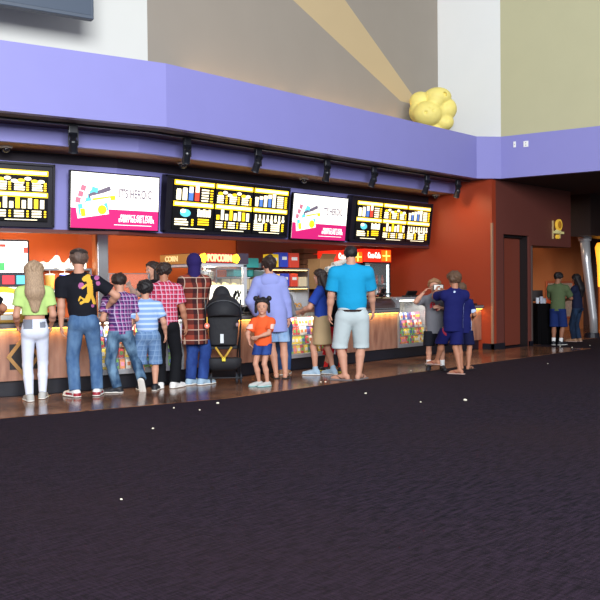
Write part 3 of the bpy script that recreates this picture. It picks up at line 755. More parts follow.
display_case(RIGHTM, sC0, sC1, 1.13, 'brightly lit glass candy case behind the boy in the grey shirt', 'behind the grey shirt', 12)
counter_run(RIGHTM, sC1+.003, 8.06, 'last wood-fronted service counter against the red end wall', ())
# dark curved hood left of case C
t = empty('curved_warmer', (0, 0, 0), 0, 'dark curved glass warmer on the counter beside the lit candy case', 'food warmer'); s0 = sx_r(372); s1 = sC0-.02
t.matrix_world = RIGHTM @ Matrix.Translation((s0, 0, CT+.006)); W = s1-s0
mb = MB(); prof = [(.04+.42*(1-math.cos(a)), .24*math.sin(a)) for a in [PI/2*k/8 for k in range(9)]]+[(.66, .24), (.66, 0)]
prof = [(y, z) for y, z in prof]
vs = [(x, y, z+.012) for x in (0, W) for y, z in prof]; n = len(prof)
mb.add(vs, [tuple(range(n)), tuple(range(2*n-1, n-1, -1))]+[(i, n+i, n+(i+1) % n, (i+1) % n) for i in range(n)]); mb.build('curved_hood', mat('smoked_glass', (70, 52, 50), rough=.12, noise=.2, nscale=6), t)
mb = MB(); mb.box(0, W, .02, .68, 0, .012); mb.build('warmer_base', STEEL, t)
def pos_terminal(px, o, z, label, w=.3, face=0, hgt=.10):
    p = on_right(px, 300, o); t = empty('card_terminal', (p.x, p.y, z), face, label, 'terminal')
    m = mat('terminal_black', (22, 21, 24), rough=.35)
    mb = MB(); mb.rbox(-w/2, w/2, -.12, .12, 0, .03, .01); mb.build('terminal_base', m, t)
    mb = MB(); T = Matrix.Translation((0, .02, .03)) @ Matrix.Rotation(R(-58), 4, 'X'); mb.rbox(-w/2+.02, w/2-.02, -.09, .09, 0, .03, .008, T); mb.tube((0, .05, .02), (0, .05, hgt), .02); mb.build('terminal_screen', m, t)
    return t
pos_terminal(412, .3, 1.136, 'low black card terminal on top of the brightly lit candy case', .34)
pos_terminal(477, .25, CT+.006, 'black card terminal on the last counter beside the red wall', .42)
pos_terminal(250, .35, CT+.006, 'black card terminal on the counter right of the stroller', .25)
pos_terminal(52, .35, CT+.006, 'black card terminal on the counter right of the blonde woman', .3)
pos_terminal(384, .12, CT+.26, 'small black keypad on the dark curved warmer', .14)
# ================================================================ BEHIND THE COUNTER
def at_s(px, o, left=False):
    p = on_left(px, 290, o) if left else on_right(px, 290, o); return p
def frame(px0, px1, o, left=False):
    a, b = at_s(px0, o, left), at_s(px1, o, left); a.z = b.z = 0
    return a, b
def zz(p, px, py): return zpt((p.x, p.y), px, py)
RL = -BA
# pillar
a, b = frame(98, 109, 2.2, True)
t = empty('steel_pillar', a, RL, 'brushed steel pillar behind the counter right of the black-shirted teenager', 'pillar')
W = (b-a).length; mb = MB(); mb.rbox(0, W, 0, .28, 0, 2.77, .012); mb.build('pillar_shaft', STEEL, t); mb = MB(); mb.box(-.03, .0, .0, .2, 0, 2.77); mb.build('pillar_edge', mat('pillar_edge', (200, 120, 70), rough=.5), t)
# back counter
for (M, s0, s1, lab) in ((LEFTM, -4.3, sx_l(94, 1.97), 'low black back counter under the drinks dispenser'), (RIGHTM, .75, on_right(333, 300, 2.1).x-BX, 'long black back counter along the kitchen wall')):
    t = empty('back_counter', (0, 0, 0), 0, lab, 'counter'); t.matrix_world = M @ Matrix.Translation((s0, 1.95, 0)); W = s1-s0
    mb = MB(); mb.box(0, W, .03, .60, 0, .86); mb.build('cabinet_body', BLACKP, t); mb = MB(); mb.rbox(0, W, 0, .62, .86, .90, .006); mb.build('worktop', STEEL, t)
BC = .90
# drinks dispenser
a, b = frame(-34, 30, 1.97, True); W = (b-a).length
t = empty('drink_dispenser', (a.x, a.y, BC), RL, 'tall drinks dispenser with a glowing white menu header at the left edge', 'drink dispenser')
def zl(py, px=15): return zz(a, px, py)-BC
mb = MB(); mb.rbox(0, W, 0, .5, 0, zl(238), .02); mb.build('dispenser_body', mat('dispenser_shell', (44, 44, 54), rough=.35), t)
mb = MB(); mb.m = 0; mb.box(.04, W-.03, -.012, 0, zl(272), zl(240)); 
mb.m = 1; mb.box(.04, W*.62, -.014, -.012, zl(246), zl(243)); mb.box(W*.9, W-.03, -.014, -.012, zl(252), zl(246)); mb.m = 2; mb.box(.3, W*.60, -.014, -.012, zl(270), zl(262))
mb.build('header_panel', [emis('header_white', (255, 252, 244), 2.2), RED_E, emis('header_green', (70, 170, 90), 1)], t)
mb = MB(); x0 = W*.56; mb.box(x0, x0+.17, -.012, 0, zl(284), zl(275)); mb.build('touch_screen', emis('touch_red', (210, 50, 60), 1), t)
mb = MB(); mb.box(x0+.2, x0+.36, -.012, 0, zl(284), zl(275)); mb.build('touch_screen', TEAL_E, t)
mb = MB(); mb.m = 0; mb.box(.04, W-.03, -.01, 0, zl(316), zl(287)); mb.m = 1
arc = [(W*.56+.30*math.cos(q), (zl(316)+zl(288))/2+.02+.16*math.sin(q)) for q in [PI*(.05+.9*k/14) for k in range(15)]]
mb.path([(x, -.016, z) for x, z in arc], [.012+.03*math.sin(PI*k/14) for k in range(15)], 8); mb.m = 2; mb.ell((W*.56, -.012, zl(311)), (.26, .012, .03)); mb.ell((W*.5, -.02, zl(306)), (.09, .01, .02)); mb.build('graphic_panel', [emis('graphic_white', (255, 250, 236), 1.2), emis('graphic_yellow', (250, 190, 60), .9), emis('graphic_amber', (240, 170, 60), .9)], t)
# lit shelf unit with souvenir cups
a, b = frame(34, 92, 2.2, True); W = (b-a).length
def zl(py, px=60): return zz(a, px, py)-BC
t = empty('souvenir_shelf', (a.x, a.y, BC), RL, 'glowing white shelf unit on the orange wall behind the black-shirted teenager', 'shelf')
for x in (0, W-.03): mb = MB(); mb.box(x, x+.03, .0, .3, 0, zl(268)); mb.build('shelf_side', STEEL, t)
mb = MB(); mb.box(0, W, 0, .3, zl(270), zl(268)); mb.build('top_shelf', STEEL, t); mb = MB(); mb.box(0, W, 0, .3, zl(291), zl(289)); mb.build('middle_shelf', STEEL, t)
mb = MB(); mb.box(0, W*.98, .25, .28, zl(268), zl(262)); mb.m = 1; mb.box(.0, W, -.006, .0, zl(296), zl(291)); mb.build('light_panel', [emis('shelf_light', (255, 240, 210), 5), emis('shelf_light_low', (255, 240, 225), 1.6)], t)
mb = MB(); mb.box(.02, W-.02, .28, .3, zl(291), zl(270)); mb.build('back_board', ORANGE, t)
spot('shelf_lamp', t.matrix_basis @ Vector((W/2, -.02, zl(271))), t.matrix_basis @ Vector((W/2, .15, zl(291))), 16, (1, .85, .6), 150, 1, .1)
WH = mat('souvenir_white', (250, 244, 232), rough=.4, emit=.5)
def souvenir(px, kind, m, lab, py0, h, r):
    p = at_s(px, 2.33, True); z = zz(a, px, py0)+.002
    if kind == 'cup':
        tt = empty('souvenir_cup', (p.x, p.y, z), 0, lab, 'cup')
        mb = MB(); mb.lathe([(r*.72, 0), (r*.8, h*.1), (r, h*.86), (r*.98, h*.9), (r*.9, h*.9)]); mb.build('cup_body', m, tt, smooth=True)
        mb = MB(); mb.lathe([(r*1.04, h*.9), (r*1.04, h*.94), (r*.6, h), (.01, h)]); mb.tube((0, 0, h), (0, .01, h*1.3), .006); mb.build('lid', WH, tt)
    else:
        tt = empty('souvenir_topper', (p.x, p.y, z), 0, lab, 'souvenir')
        S = Sdf(.02); S.ell((0, 0, h*.4), (r, r*.8, h*.42)); S.ell((r*.2, 0, h*.75), (r*.55, r*.5, h*.3)); S.ell((-r*.8, 0, h*.3), (r*.6, r*.5, h*.25)); S.cut((0, 0, 0), (0, 0, 1)); add_mesh('figure', [S.mesh(.014)], WH, tt)
        mb = MB(); mb.tube((r*.2, 0, h*.9), (r*.25, 0, h*1.45), .006); mb.build('straw', mat('straw_red', (200, 60, 50), rough=.4), tt)
souvenir(56, 'figure', WH, 'white souvenir figure with a straw on the lit shelf', 268, .2, .10)
souvenir(42, 'figure', WH, 'flat white souvenir figure at the left end of the lit shelf', 268, .10, .10)
souvenir(69, 'figure', WH, 'white souvenir topper on the lit shelf beside the teenager\'s head', 268, .16, .07)
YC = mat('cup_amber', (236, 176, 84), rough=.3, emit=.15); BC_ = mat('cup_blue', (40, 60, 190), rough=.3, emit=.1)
souvenir(50, 'cup', YC, 'amber souvenir cup on the middle of the lit shelf', 289, .24, .075)
souvenir(65, 'cup', BC_, 'blue souvenir cup on the lit shelf left of the teenager', 289, .25, .085)
souvenir(84, 'cup', YC, 'amber souvenir cup mostly hidden by the teenager', 289, .22, .07)
# ---- glass guard left of the popper
a, b = frame(108, 150, 1.2, True) if False else (on_left(108, 290, .5), on_left(150, 290, .5))
a.z = b.z = CT+.007; W = (b-a).length
t = empty('glass_guard', a, RL, 'clear sneeze guard on the counter between the teenager and the white-capped employee', 'glass guard')
gh = zpt((a.x, a.y), 120, 274)-a.z
mb = MB(); mb.box(0, W, 0, .006, .03, gh); mb.build('glass_pane', GLASS, t); mb = MB(); mb.box(0, W, -.01, .016, gh, gh+.012); mb.build('top_rail', STEEL, t)
for x in (.0, W-.02): mb = MB(); mb.box(x, x+.02, -.01, .016, 0, gh); mb.build('post', STEEL, t)
# ---- popcorn machine
a, b = frame(199, 247, .95); ang = 0
W = (b-a).length; D = 1.0
t = empty('popcorn_machine', (a.x, a.y, .0), 0, 'big white-framed popcorn machine with a glowing red POPCORN sign', 'popcorn machine')
def zl(py, px=222): return zz(a, px, py)
WF = mat('popper_frame', (214, 216, 222), rough=.35, metal=.2)
mb = MB(); mb.box(0, W, 0, D, 0, zl(308)); mb.build('machine_base', BLACKP, t)
mb = MB(); mb.box(0, .05, 0, .05, zl(308), zl(264)); mb.build('post', WF, t)
mb = MB(); mb.box(W-.07, W, 0, .05, zl(308), zl(264)); mb.build('post', WF, t)
mb = MB(); mb.box(0, .05, D-.05, D, zl(308), zl(264)); mb.build('post', WF, t)
mb = MB(); mb.box(W-.07, W, D-.05, D, zl(308), zl(264)); mb.build('post', WF, t)
mb = MB(); mb.box(0, W, 0, D, zl(266), zl(262.5)); mb.build('top_frame', WF, t)
mb = MB(); mb.box(-.02, W, -.02, D, zl(262.5), zl(252.5)); mb.build('header_box', mat('header_maroon', (110, 30, 26), rough=.4), t)
mb = MB(); mb.box(W*.79, W+.012, -.03, D*.9, zl(263), zl(252)); mb.build('header_end', mat('header_grey', (74, 62, 78), rough=.5), t)
mb = MB(); mb.box(-.03, -.02, 0, D, zl(263), zl(253)); mb.build('side_header', mat('header_ochre', (196, 138, 70), rough=.5), t)
v, f = text_mesh('POPCORN', .16, 'CENTER', .012, .005)
mb = MB(); mb.add(v, f, Matrix.Translation((W*.40, -.035, (zl(262.5)+zl(253))/2)) @ Matrix.Diagonal((.66, 1, 1.0, 1)) @ Matrix.Rotation(R(90), 4, 'X')); mb.build('neon_letters', emis('neon_red', (255, 110, 80), 6), t)
for x in (W*.07, W*.74):
    mb = MB(); zc = (zl(262.5)+zl(253))/2
    for k in range(5): q = 2*PI*k/5; mb.ell((x+.045*math.cos(q), -.035, zc+.04*math.sin(q)), (.04, .015, .04), n=10, m=6)
    mb.build('neon_kernel', emis('neon_yellow', (255, 200, 40), 4), t)
v, f = text_mesh('CORN', .12, 'CENTER', .006, .004)
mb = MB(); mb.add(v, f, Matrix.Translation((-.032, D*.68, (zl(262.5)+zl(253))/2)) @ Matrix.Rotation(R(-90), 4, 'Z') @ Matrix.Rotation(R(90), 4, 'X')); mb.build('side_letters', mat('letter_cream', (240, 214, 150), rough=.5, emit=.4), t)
mb = MB(); mb.m = 0; mb.box(.03, W-.07, .0, .02, zl(306), zl(285)); mb.m = 1
for k, (x, z, r) in enumerate(((.75, .6, .03), (.80, .66, .022), (.72, .45, .03), (.82, .5, .026), (.86, .62, .016), (.78, .35, .02))): mb.ell((W*x, -.003, zl(306)+(zl(285)-zl(306))*z), (r, .004, r*1.6))
mb.build('lit_panel', [emis('popper_panel', (255, 252, 232), 1.15), SCR_BLACK], t)
mb = MB(); mb.lathe([(.05, 0), (.15, .03), (.17, .12), (.17, .17), (.02, .2), (.02, .3)], (W*.5, D*.5, zl(281))); mb.build('kettle', STEEL, t)
mb = MB(); mb.box(.05, W-.07, .008, .014, zl(285), zl(266)); mb.build('front_glass', GLASS, t)
S = Sdf(.03); rr_ = random.Random(2)
for k in range(40): S.ell((rr_.uniform(.1, W-.15), rr_.uniform(.1, D-.1), zl(287)+rr_.uniform(-.02, .05)), (.05, .05, .04), k=.01)
tag(add_mesh('popcorn_heap', [S.mesh(.014)], mat('popcorn_white', (240, 220, 160), rough=.7), None, loc=(a.x, a.y, 0)), 'heap of popcorn inside the popcorn machine', 'popcorn', kind='stuff')
ld = bpy.data.lights.new('popper_lamp', 'POINT'); ld.energy = 14; ld.color = (1, .85, .6); ld.shadow_soft_size = .08; lo = bpy.data.objects.new('popper_lamp', ld); COL.objects.link(lo); lo.location = (a.x+W*.5, a.y+.35, zl(268))
# ---- cartons and cups right of the popper
def carton(name, px0, px1, py0, py1, o, m, lab, cat, d=.22, stripe=None, group=None):
    a, b = frame(px0, px1, o); W = max((b-a).length, .04); z0, z1 = zz(a, px0, py1), zz(a, px0, py0)
    tt = empty(name, (a.x, a.y, z0), 0, lab, cat, group)
    mb = MB(); mb.rbox(0, W, 0, d, 0, z1-z0, .006); mb.build('carton_body', m, tt)
    if stripe: mb = MB(); mb.box(W*.2, W*.8, -.004, .0, (z1-z0)*.5, (z1-z0)*.72); mb.build('carton_label', stripe, tt)
    return tt
TEALM = mat('carton_teal', (60, 160, 160), rough=.5); KRAFT = mat('kraft_card', (176, 134, 88), rough=.8, noise=.08); KD = mat('kraft_dark', (96, 56, 32), rough=.8, noise=.1)
CREAM = mat('carton_cream', (222, 204, 168), rough=.6); LAB = mat('carton_label_white', (235, 235, 230), rough=.5)
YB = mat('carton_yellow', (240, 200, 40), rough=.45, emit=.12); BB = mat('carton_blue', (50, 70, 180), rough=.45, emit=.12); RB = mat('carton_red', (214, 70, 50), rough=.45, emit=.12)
a, b = frame(216, 262, 2.45); W = (b-a).length
t = empty('wall_shelf_rack', (a.x, a.y, BC), 0, 'steel rack of teal cartons and stacked trays behind the popcorn machine', 'shelf')
for q, py in enumerate((290, 277, 268)):
    z = zz(a, 240, py)-BC; mb = MB(); mb.box(0, W, 0, .35, z-.02, z); mb.build('shelf_board', STEEL, t)
for x in (0, W-.03): mb = MB(); mb.box(x, x+.03, 0, .35, 0, zz(a, 240, 262)-BC); mb.build('rack_side', STEEL, t)
carton('teal_carton', 247, 259, 258, 267.5, 2.5, TEALM, 'teal carton on the rack just right of the popcorn machine', 'carton')
carton('teal_carton', 234, 246, 269.5, 276.5, 2.5, TEALM, 'teal carton seen through the popcorn machine glass', 'carton')
carton('teal_carton', 249, 259, 269.5, 276.5, 2.5, TEALM, 'teal carton on the lower board right of the popcorn machine', 'carton')
for k in range(4):
    carton('cream_carton', 222+9.5*k, 230.5+9.5*k, 278.5, 289.5, 2.5, CREAM, ['cream carton', 'second cream carton', 'third cream carton', 'last cream carton'][k]+' from the left in the row behind the popcorn machine', 'carton')
# bucket rack
a, b = frame(268, 309, 2.0); W = (b-a).length
t = empty('bucket_rack', (a.x, a.y, BC), 0, 'steel and glass rack of coloured popcorn buckets behind the woman in lavender', 'shelf')
ys = [zz(a, 290, p)-BC for p in (268, 287)]
for q, z in enumerate(ys):
    mb = MB(); mb.box(0, W, -.02, .4, z-.03, z); mb.build('shelf_board', STEEL, t)
mb = MB(); mb.box(.05, W-.05, .0, .03, ys[0]-.04, ys[0]-.031); mb.build('shelf_lamp', mat('rack_lamp', (255, 210, 120), emit=6), t)
mb = MB(); mb.box(.05, W-.05, .0, .03, ys[1]-.04, ys[1]-.031); mb.build('shelf_lamp', mat('rack_lamp', (255, 210, 120), emit=6), t)
for x in (0, W-.03): mb = MB(); mb.box(x, x+.03, 0, .4, 0, ys[0]); mb.build('rack_side', STEEL, t)
mb = MB(); mb.box(.03, W-.03, .36, .38, 0, ys[1]); mb.build('back_sheet', STEEL, t)
carton('yellow_bucket', 271, 279, 254, 267, 2.04, YB, 'yellow popcorn bucket on the top rack shelf', 'bucket', stripe=LAB)
carton('blue_bucket', 281, 288.5, 252.5, 267, 2.04, BB, 'blue popcorn bucket on the top rack shelf', 'bucket', stripe=LAB)
carton('red_bucket', 290, 299.5, 253, 267.5, 2.04, RB, 'red popcorn bucket on the top rack shelf', 'bucket', stripe=LAB)
carton('yellow_bucket', 273, 280, 274, 286, 2.04, YB, 'yellow popcorn bucket on the lower rack shelf', 'bucket', stripe=LAB)
carton('blue_bucket', 282, 289.5, 273.5, 286, 2.04, BB, 'blue popcorn bucket on the lower rack shelf', 'bucket', stripe=LAB)
carton('red_bucket', 291, 298, 273.5, 286.5, 2.04, RB, 'red popcorn bucket on the lower rack shelf', 'bucket', stripe=LAB)
carton('cream_bucket', 299.5, 307, 277, 286.5, 2.04, CREAM, 'cream carton at the right end of the lower rack shelf', 'carton')
# pretzel tray under the rack
p = at_s(294, 2.02); t = empty('snack_tray', (p.x, p.y, BC+.004), 0, 'steel snack tray heaped with golden pretzels under the bucket rack', 'tray')
mb = MB(); mb.box(-.32, .32, -.04, .3, 0, .02); mb.box(-.32, .32, -.05, -.04, 0, .05); mb.build('tray_pan', STEEL, t)
for k in range(5): 
    q = bpy.data.objects.new('x', None); bpy.data.objects.remove(q)
    mb = MB(); mb.path([(.04*math.cos(u)*(1+.3*math.cos(2*u)), .0, .05+.04*math.sin(u)) for u in [2*PI*j/12 for j in range(13)]], .016, 6)
    o = mb.build('pretzel', mat('pretzel_gold', (214, 158, 84), rough=.5, noise=.2), None, smooth=True); o.location = (p.x-.22+.11*k, p.y+.08, BC+.03); tag(o, 'golden pretzel standing on the steel snack tray', 'pretzel', 'pretzels on the snack tray')
# wooden crates and cardboard
for k in range(5):
    carton('cardboard_tray', 304, 318, 248.5+5.4*k, 253.4+5.4*k, 2.45, KD, 'dark cardboard tray, %s in the stack beside the bucket rack' % ['topmost', 'second', 'middle', 'fourth', 'lowest'][k], 'tray', d=.35)
a, b = frame(303, 319, 2.43); t = empty('stack_stand', (a.x, a.y, BC), 0, 'plain dark stand under the stack of cardboard trays', 'stand'); W = (b-a).length
mb = MB(); z = zz(a, 303, 275.6)-BC; mb.box(0, W, 0, .4, z-.03, z); mb.build('stand_top', KD, t)
for x in (0, W-.04): mb = MB(); mb.box(x, x+.04, .0, .4, 0, z-.03); mb.build('stand_leg', KD, t)
tt = carton('cardboard_box', 320.5, 334.5, 258.5, 289, 2.1, KRAFT, 'large open brown cardboard box left of the big man\'s head', 'box', d=.4)
mb = MB(); T = Matrix.Rotation(R(35), 4, 'X'); zt = zz(at_s(319, 2.1), 319, 258.5)-zz(at_s(319, 2.1), 319, 289); mb.box(0, .42, -.002, .002, 0, .12, Matrix.Translation((0, 0, zt)) @ T); mb.build('box_flap', KRAFT, tt)
for k, (px, py, l) in enumerate(((326.5, 269.5, 14), (329, 275.5, 12), (333, 265, 12))):
    a = on_right(px, py, 1.9); b = on_right(px+l, py-4, 1.9)
    mb = MB(); mb.tube(a, b, .045, .05, 16)
    for q in range(6): c0 = a+(b-a)*(q/6); mb.tube(c0, c0+(b-a)*.03, .054, .054, 16)
    tag(mb.build('cup_sleeve', mat('cup_white', (236, 234, 226), rough=.4)), ['long white sleeve of stacked cups leaning on the cardboard box', 'lowest white sleeve of stacked cups by the cardboard box', 'uppermost white sleeve of stacked cups by the cardboard box'][k], 'cups')
p = at_s(331, 1.9)
t = empty('cup_rack', (p.x, p.y, BC), 0, 'white wire cup holder under the leaning cup sleeves', 'cup holder')
zc = zz(p, 331, 280)-BC
mb = MB(); mb.rbox(-.2, .1, -.06, .06, 0, zc, .02); mb.build('holder_body', mat('holder_white', (150, 165, 168), rough=.3), t)
# fridges
FRB = mat('fridge_black', (26, 22, 24), rough=.4)
def fridge(px0, px1, o, ytop, ysign, lab, words):
    a, b = frame(px0, px1, o); W = (b-a).length; H1 = zz(a, px1, ytop)
    t = empty('drinks_fridge', (a.x, a.y, 0), 0, lab, 'fridge')
    zs_ = zz(a, px1, ysign)
    mb = MB(); mb.box(0, W, .06, .12, 0, .15); mb.box(0, .05, 0, .62, .15, zs_); mb.box(W-.05, W, 0, .62, .15, zs_); mb.box(.05, W-.05, .58, .62, .15, zs_); mb.box(.05, W-.05, .0, .62, .15, .2); mb.box(0, W, 0, .62, zs_-.03, zs_); mb.build('cabinet', FRB, t)
    mb = MB(); mb.rbox(0, W, -.03, .62, zs_, H1, .01); mb.build('sign_box', emis('fridge_red', (230, 44, 24), 1.0), t)
    mb = MB(); mb.box(W*.62, W*.97, -.034, -.03, zs_+.02, H1-.02); mb.build('sign_glow', emis('fridge_orange', (255, 110, 20), 1.3), t)
    v, f = text_mesh(words, .17, 'CENTER', .004, .004); mb = MB(); mb.add(v, f, Matrix.Translation((W*.34, -.036, (zs_+H1)/2)) @ Matrix.Diagonal((.56, 1, 1, 1)) @ Matrix.Rotation(R(90), 4, 'X') ); mb.build('sign_letters', emis('fridge_white', (255, 245, 225), 2.4), t)
    mb = MB(); mb.box(W*.80-.01, W*.80+.015, -.04, -.034, zs_+.03, H1-.03); mb.box(W*.66, W*.94, -.04, -.034, (zs_+H1)/2-.012, (zs_+H1)/2+.012); mb.build('sign_star', emis('star_yellow', (255, 220, 90), 3), t)
    mb = MB(); mb.box(W-.10, W-.055, .0, .03, .25, zs_-.05); mb.build('side_lamp', emis('fridge_lamp', (225, 245, 250), 1.8), t)
    mb = MB(); mb.box(.055, W-.055, .55, .575, .2, zs_-.04); mb.build('lit_back', emis('fridge_back', (190, 215, 215), .9), t)
    mb = MB(); mb.box(.05, W-.05, -.02, -.012, .2, zs_-.03); mb.build('glass_door', GLASS, t)
    z = .32
    while z < zs_-.25:
        mb = MB(); mb.box(.055, W-.055, .06, .55, z-.012, z); mb.build('wire_shelf', STEEL, t); z += .27
    return t, a, W, zs_
bot = MB(); bot.lathe([(.026, 0), (.03, .01), (.03, .11), (.012, .15), (.012, .17), (.016, .172), (.016, .19), (.001, .19)], n=10)
BOTM = []
for i, c in enumerate(((70, 90, 90), (150, 60, 40), (60, 110, 70), (190, 190, 190))):
    q = MB(); q.v, q.f, q.mi = bot.v[:], bot.f[:], bot.mi[:]; o = q.build('b', mat('bottle_%d' % i, c, rough=.15), None, smooth=True); BOTM.append(o.data); bpy.data.objects.remove(o)
for (px0, px1, o_, yt, ysn, lab, where, words) in ((364, 390.5, 2.1, 248.5, 261.5, 'drinks fridge with a glowing red header beside the red end wall', 'right', 'Coca-Cola'), (335, 362, 2.1, 250, 262, 'drinks fridge with a red header mostly hidden behind the big man', 'hidden', 'Coca-Cola')):
    t, a, W, zs_ = fridge(px0, px1, o_, yt, ysn, lab, words)
    if where == 'hidden':
        continue
    z = .32; row = 0; rd = random.Random(4)
    while z < zs_-.25:
        for k in range(8):
            o = bpy.data.objects.new('drink_bottle', BOTM[rd.choice((0, 0, 1, 2, 3))] if z > 1.2 else BOTM[rd.randrange(4)]); COL.objects.link(o); o.location = (a.x+.10+k*(W-.24)/7, a.y+.12, z+.002)
            rn = ['lowest', 'second', 'third', 'fourth', 'fifth', 'sixth', 'top'][row]
            tag(o, 'small drink bottle on the %s shelf of the glass-door fridge by the end wall' % rn, 'bottle', 'bottles on the %s fridge shelf' % rn)
        z += .27; row += 1
# counter-top clutter at left: napkin box, bottles
p = on_left(14, 318, .3); t = empty('napkin_box', (p.x, p.y, CT+.006), RL, 'yellow and brown napkin box on the counter left of the blonde woman', 'box')
mb = MB(); mb.rbox(-.25, .25, -.08, .08, 0, .1, .01); mb.build('box_body', mat('napkin_ochre', (196, 150, 60), rough=.6, emit=.05), t); mb = MB(); mb.box(-.18, -.02, -.083, -.08, .03, .09); mb.build('box_label', LAB, t)
for k, (px, c, h, lab) in enumerate(((57, (40, 34, 30), .19, 'dark sauce bottle on the counter nearest the teenager'), (62, (200, 190, 180), .15, 'pale sauce bottle on the counter beside the teenager\'s arm'), (54, (90, 60, 40), .12, 'short brown bottle on the counter right of the blonde woman'))):
    p = on_left(px, 318, .22+.04*k); t = empty('sauce_bottle', (p.x, p.y, CT+.006), 0, lab, 'bottle')
    mb = MB(); mb.lathe([(.028, 0), (.032, .01), (.032, h*.6), (.014, h*.8), (.012, h)]); mb.build('bottle_body', mat('sauce_%d' % k, c, rough=.3), t, smooth=True); mb = MB(); mb.lathe([(.014, h), (.014, h*1.1), (.006, h*1.2)]); mb.build('cap', LAB, t)
# ---- hallway table
p = on_z(546, 343.5)
t = empty('draped_table', (p.x, p.y, 0), R(-45), 'tall table under a black floor-length cloth beside the hallway door', 'table')
F_ = depth(p); W = 24/800*F_; h = zpt((p.x, p.y), 546, 303.5)
BCL = mat('black_cloth', (7, 6, 8), rough=.9, spec=.1)
mb = MB(); n = 28; top = []; 
ring = []
for k in range(4*n):
    q = k/(4*n)*4; side = int(q); u = q-side; c_ = [(-1, -1), (1, -1), (1, 1), (-1, 1)]; A_ = c_[side]; B_ = c_[(side+1) % 4]; ring.append((A_[0]+(B_[0]-A_[0])*u, A_[1]+(B_[1]-A_[1])*u))
vs = []
for z, fl in ((h, 0), (h-.01, .01), (h*.5, .03), (0.005, .05)):
    for k, (x, y) in enumerate(ring): w_ = .018*math.sin(k*1.3)*(h-z)/h; vs.append((x*(W/2+fl*.4+w_), y*(.3+fl*.4+w_), z))
N_ = len(ring); fs = [tuple(range(N_))]+[(r*N_+k, (r+1)*N_+k, (r+1)*N_+(k+1) % N_, r*N_+(k+1) % N_) for r in range(3) for k in range(N_)]
mb.add(vs, fs); mb.build('table_cloth', BCL, t)
mb = MB(); mb.box(-W/2+.01, W/2-.01, -.28, .28, h-.03, h-.005); mb.build('table_top', KD, t)
items = ((537.5, (200, 205, 215), .1, 'clear plastic cup bundle at the left of the black table'), (541.5, (170, 175, 190), .12, 'tall clear cup stack on the black table'), (544.5, (190, 195, 205), .09, 'small clear cup stack in the middle of the black table'))
for k, (px, c, hh_, lab) in enumerate(items):
    q = on_plane(px, 300, p-Vector((.5, .5, 0))*.1, (.7071, .7071, 0)); t2 = empty('cup_stack', (q.x, q.y, h+.004), 0, lab, 'cups')
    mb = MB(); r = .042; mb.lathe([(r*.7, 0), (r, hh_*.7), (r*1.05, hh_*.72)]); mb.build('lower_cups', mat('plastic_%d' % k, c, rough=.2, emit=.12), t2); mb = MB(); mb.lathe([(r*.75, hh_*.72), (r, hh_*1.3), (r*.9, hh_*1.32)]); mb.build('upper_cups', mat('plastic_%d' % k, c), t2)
for k, (px, c, lab) in enumerate(((550, (235, 90, 50), 'orange snack bag on the black table'), (554, (240, 130, 90), 'pale orange snack bag at the right edge of the black table'))):
    q = on_plane(px, 300, p-Vector((.5, .5, 0))*.1, (.7071, .7071, 0)); t2 = empty('snack_bag', (q.x, q.y, h+.004), R(-45+20*k), lab, 'snack bag')
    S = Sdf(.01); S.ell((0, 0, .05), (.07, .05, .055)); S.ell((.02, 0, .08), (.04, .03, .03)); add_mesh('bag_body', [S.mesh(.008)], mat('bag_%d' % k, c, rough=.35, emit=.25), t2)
    mb = MB(); mb.box(-.05, .05, -.004, .004, .1, .13); mb.build('bag_seal', LAB, t2)
q = on_plane(537, 300, p+Vector((.5, .5, 0))*.25, (.7071, .7071, 0)); t2 = empty('table_monitor', (q.x, q.y, h+.002), R(-45), 'small dark monitor at the back of the black table', 'monitor')
mb = MB(); mb.rbox(-.13, .13, -.02, .02, .05, .3, .008); mb.build('monitor_panel', mat('monitor_dark', (34, 22, 22), rough=.3), t2); mb = MB(); mb.box(-.08, .08, -.06, .06, 0, .012); mb.box(-.015, .015, -.01, .01, .012, .06); mb.build('monitor_stand', SCR_BLACK, t2)
# framed poster behind the table
a = on_plane(546, 300, (0, 1.86, 0), (0, 1, 0)); b = on_plane(573, 300, (0, 1.86, 0), (0, 1, 0))
M, W, H = board((a.x, a.y), (b.x, b.y), zpt((a.x, a.y), 546, 320), zpt((a.x, a.y), 546, 281))
t = empty('poster_frame', (0, 0, 0), 0, 'red-framed poster on the tan wall behind the couple at the table', 'poster'); t.matrix_world = M
mb = MB()
for q in ((0, W, 0, .06), (0, W, H-.06, H), (0, .06, .06, H-.06), (W-.06, W, .06, H-.06)): mb.box(q[0], q[1], -.03, .0, q[2], q[3])
mb.build('frame', mat('frame_red', (190, 96, 60), rough=.5), t); mb = MB(); mb.box(.06, W-.06, -.01, 0, .06, H-.06); mb.build('poster_sheet', mat('poster_grey', (200, 170, 150), rough=.6, noise=.4, nscale=9), t)
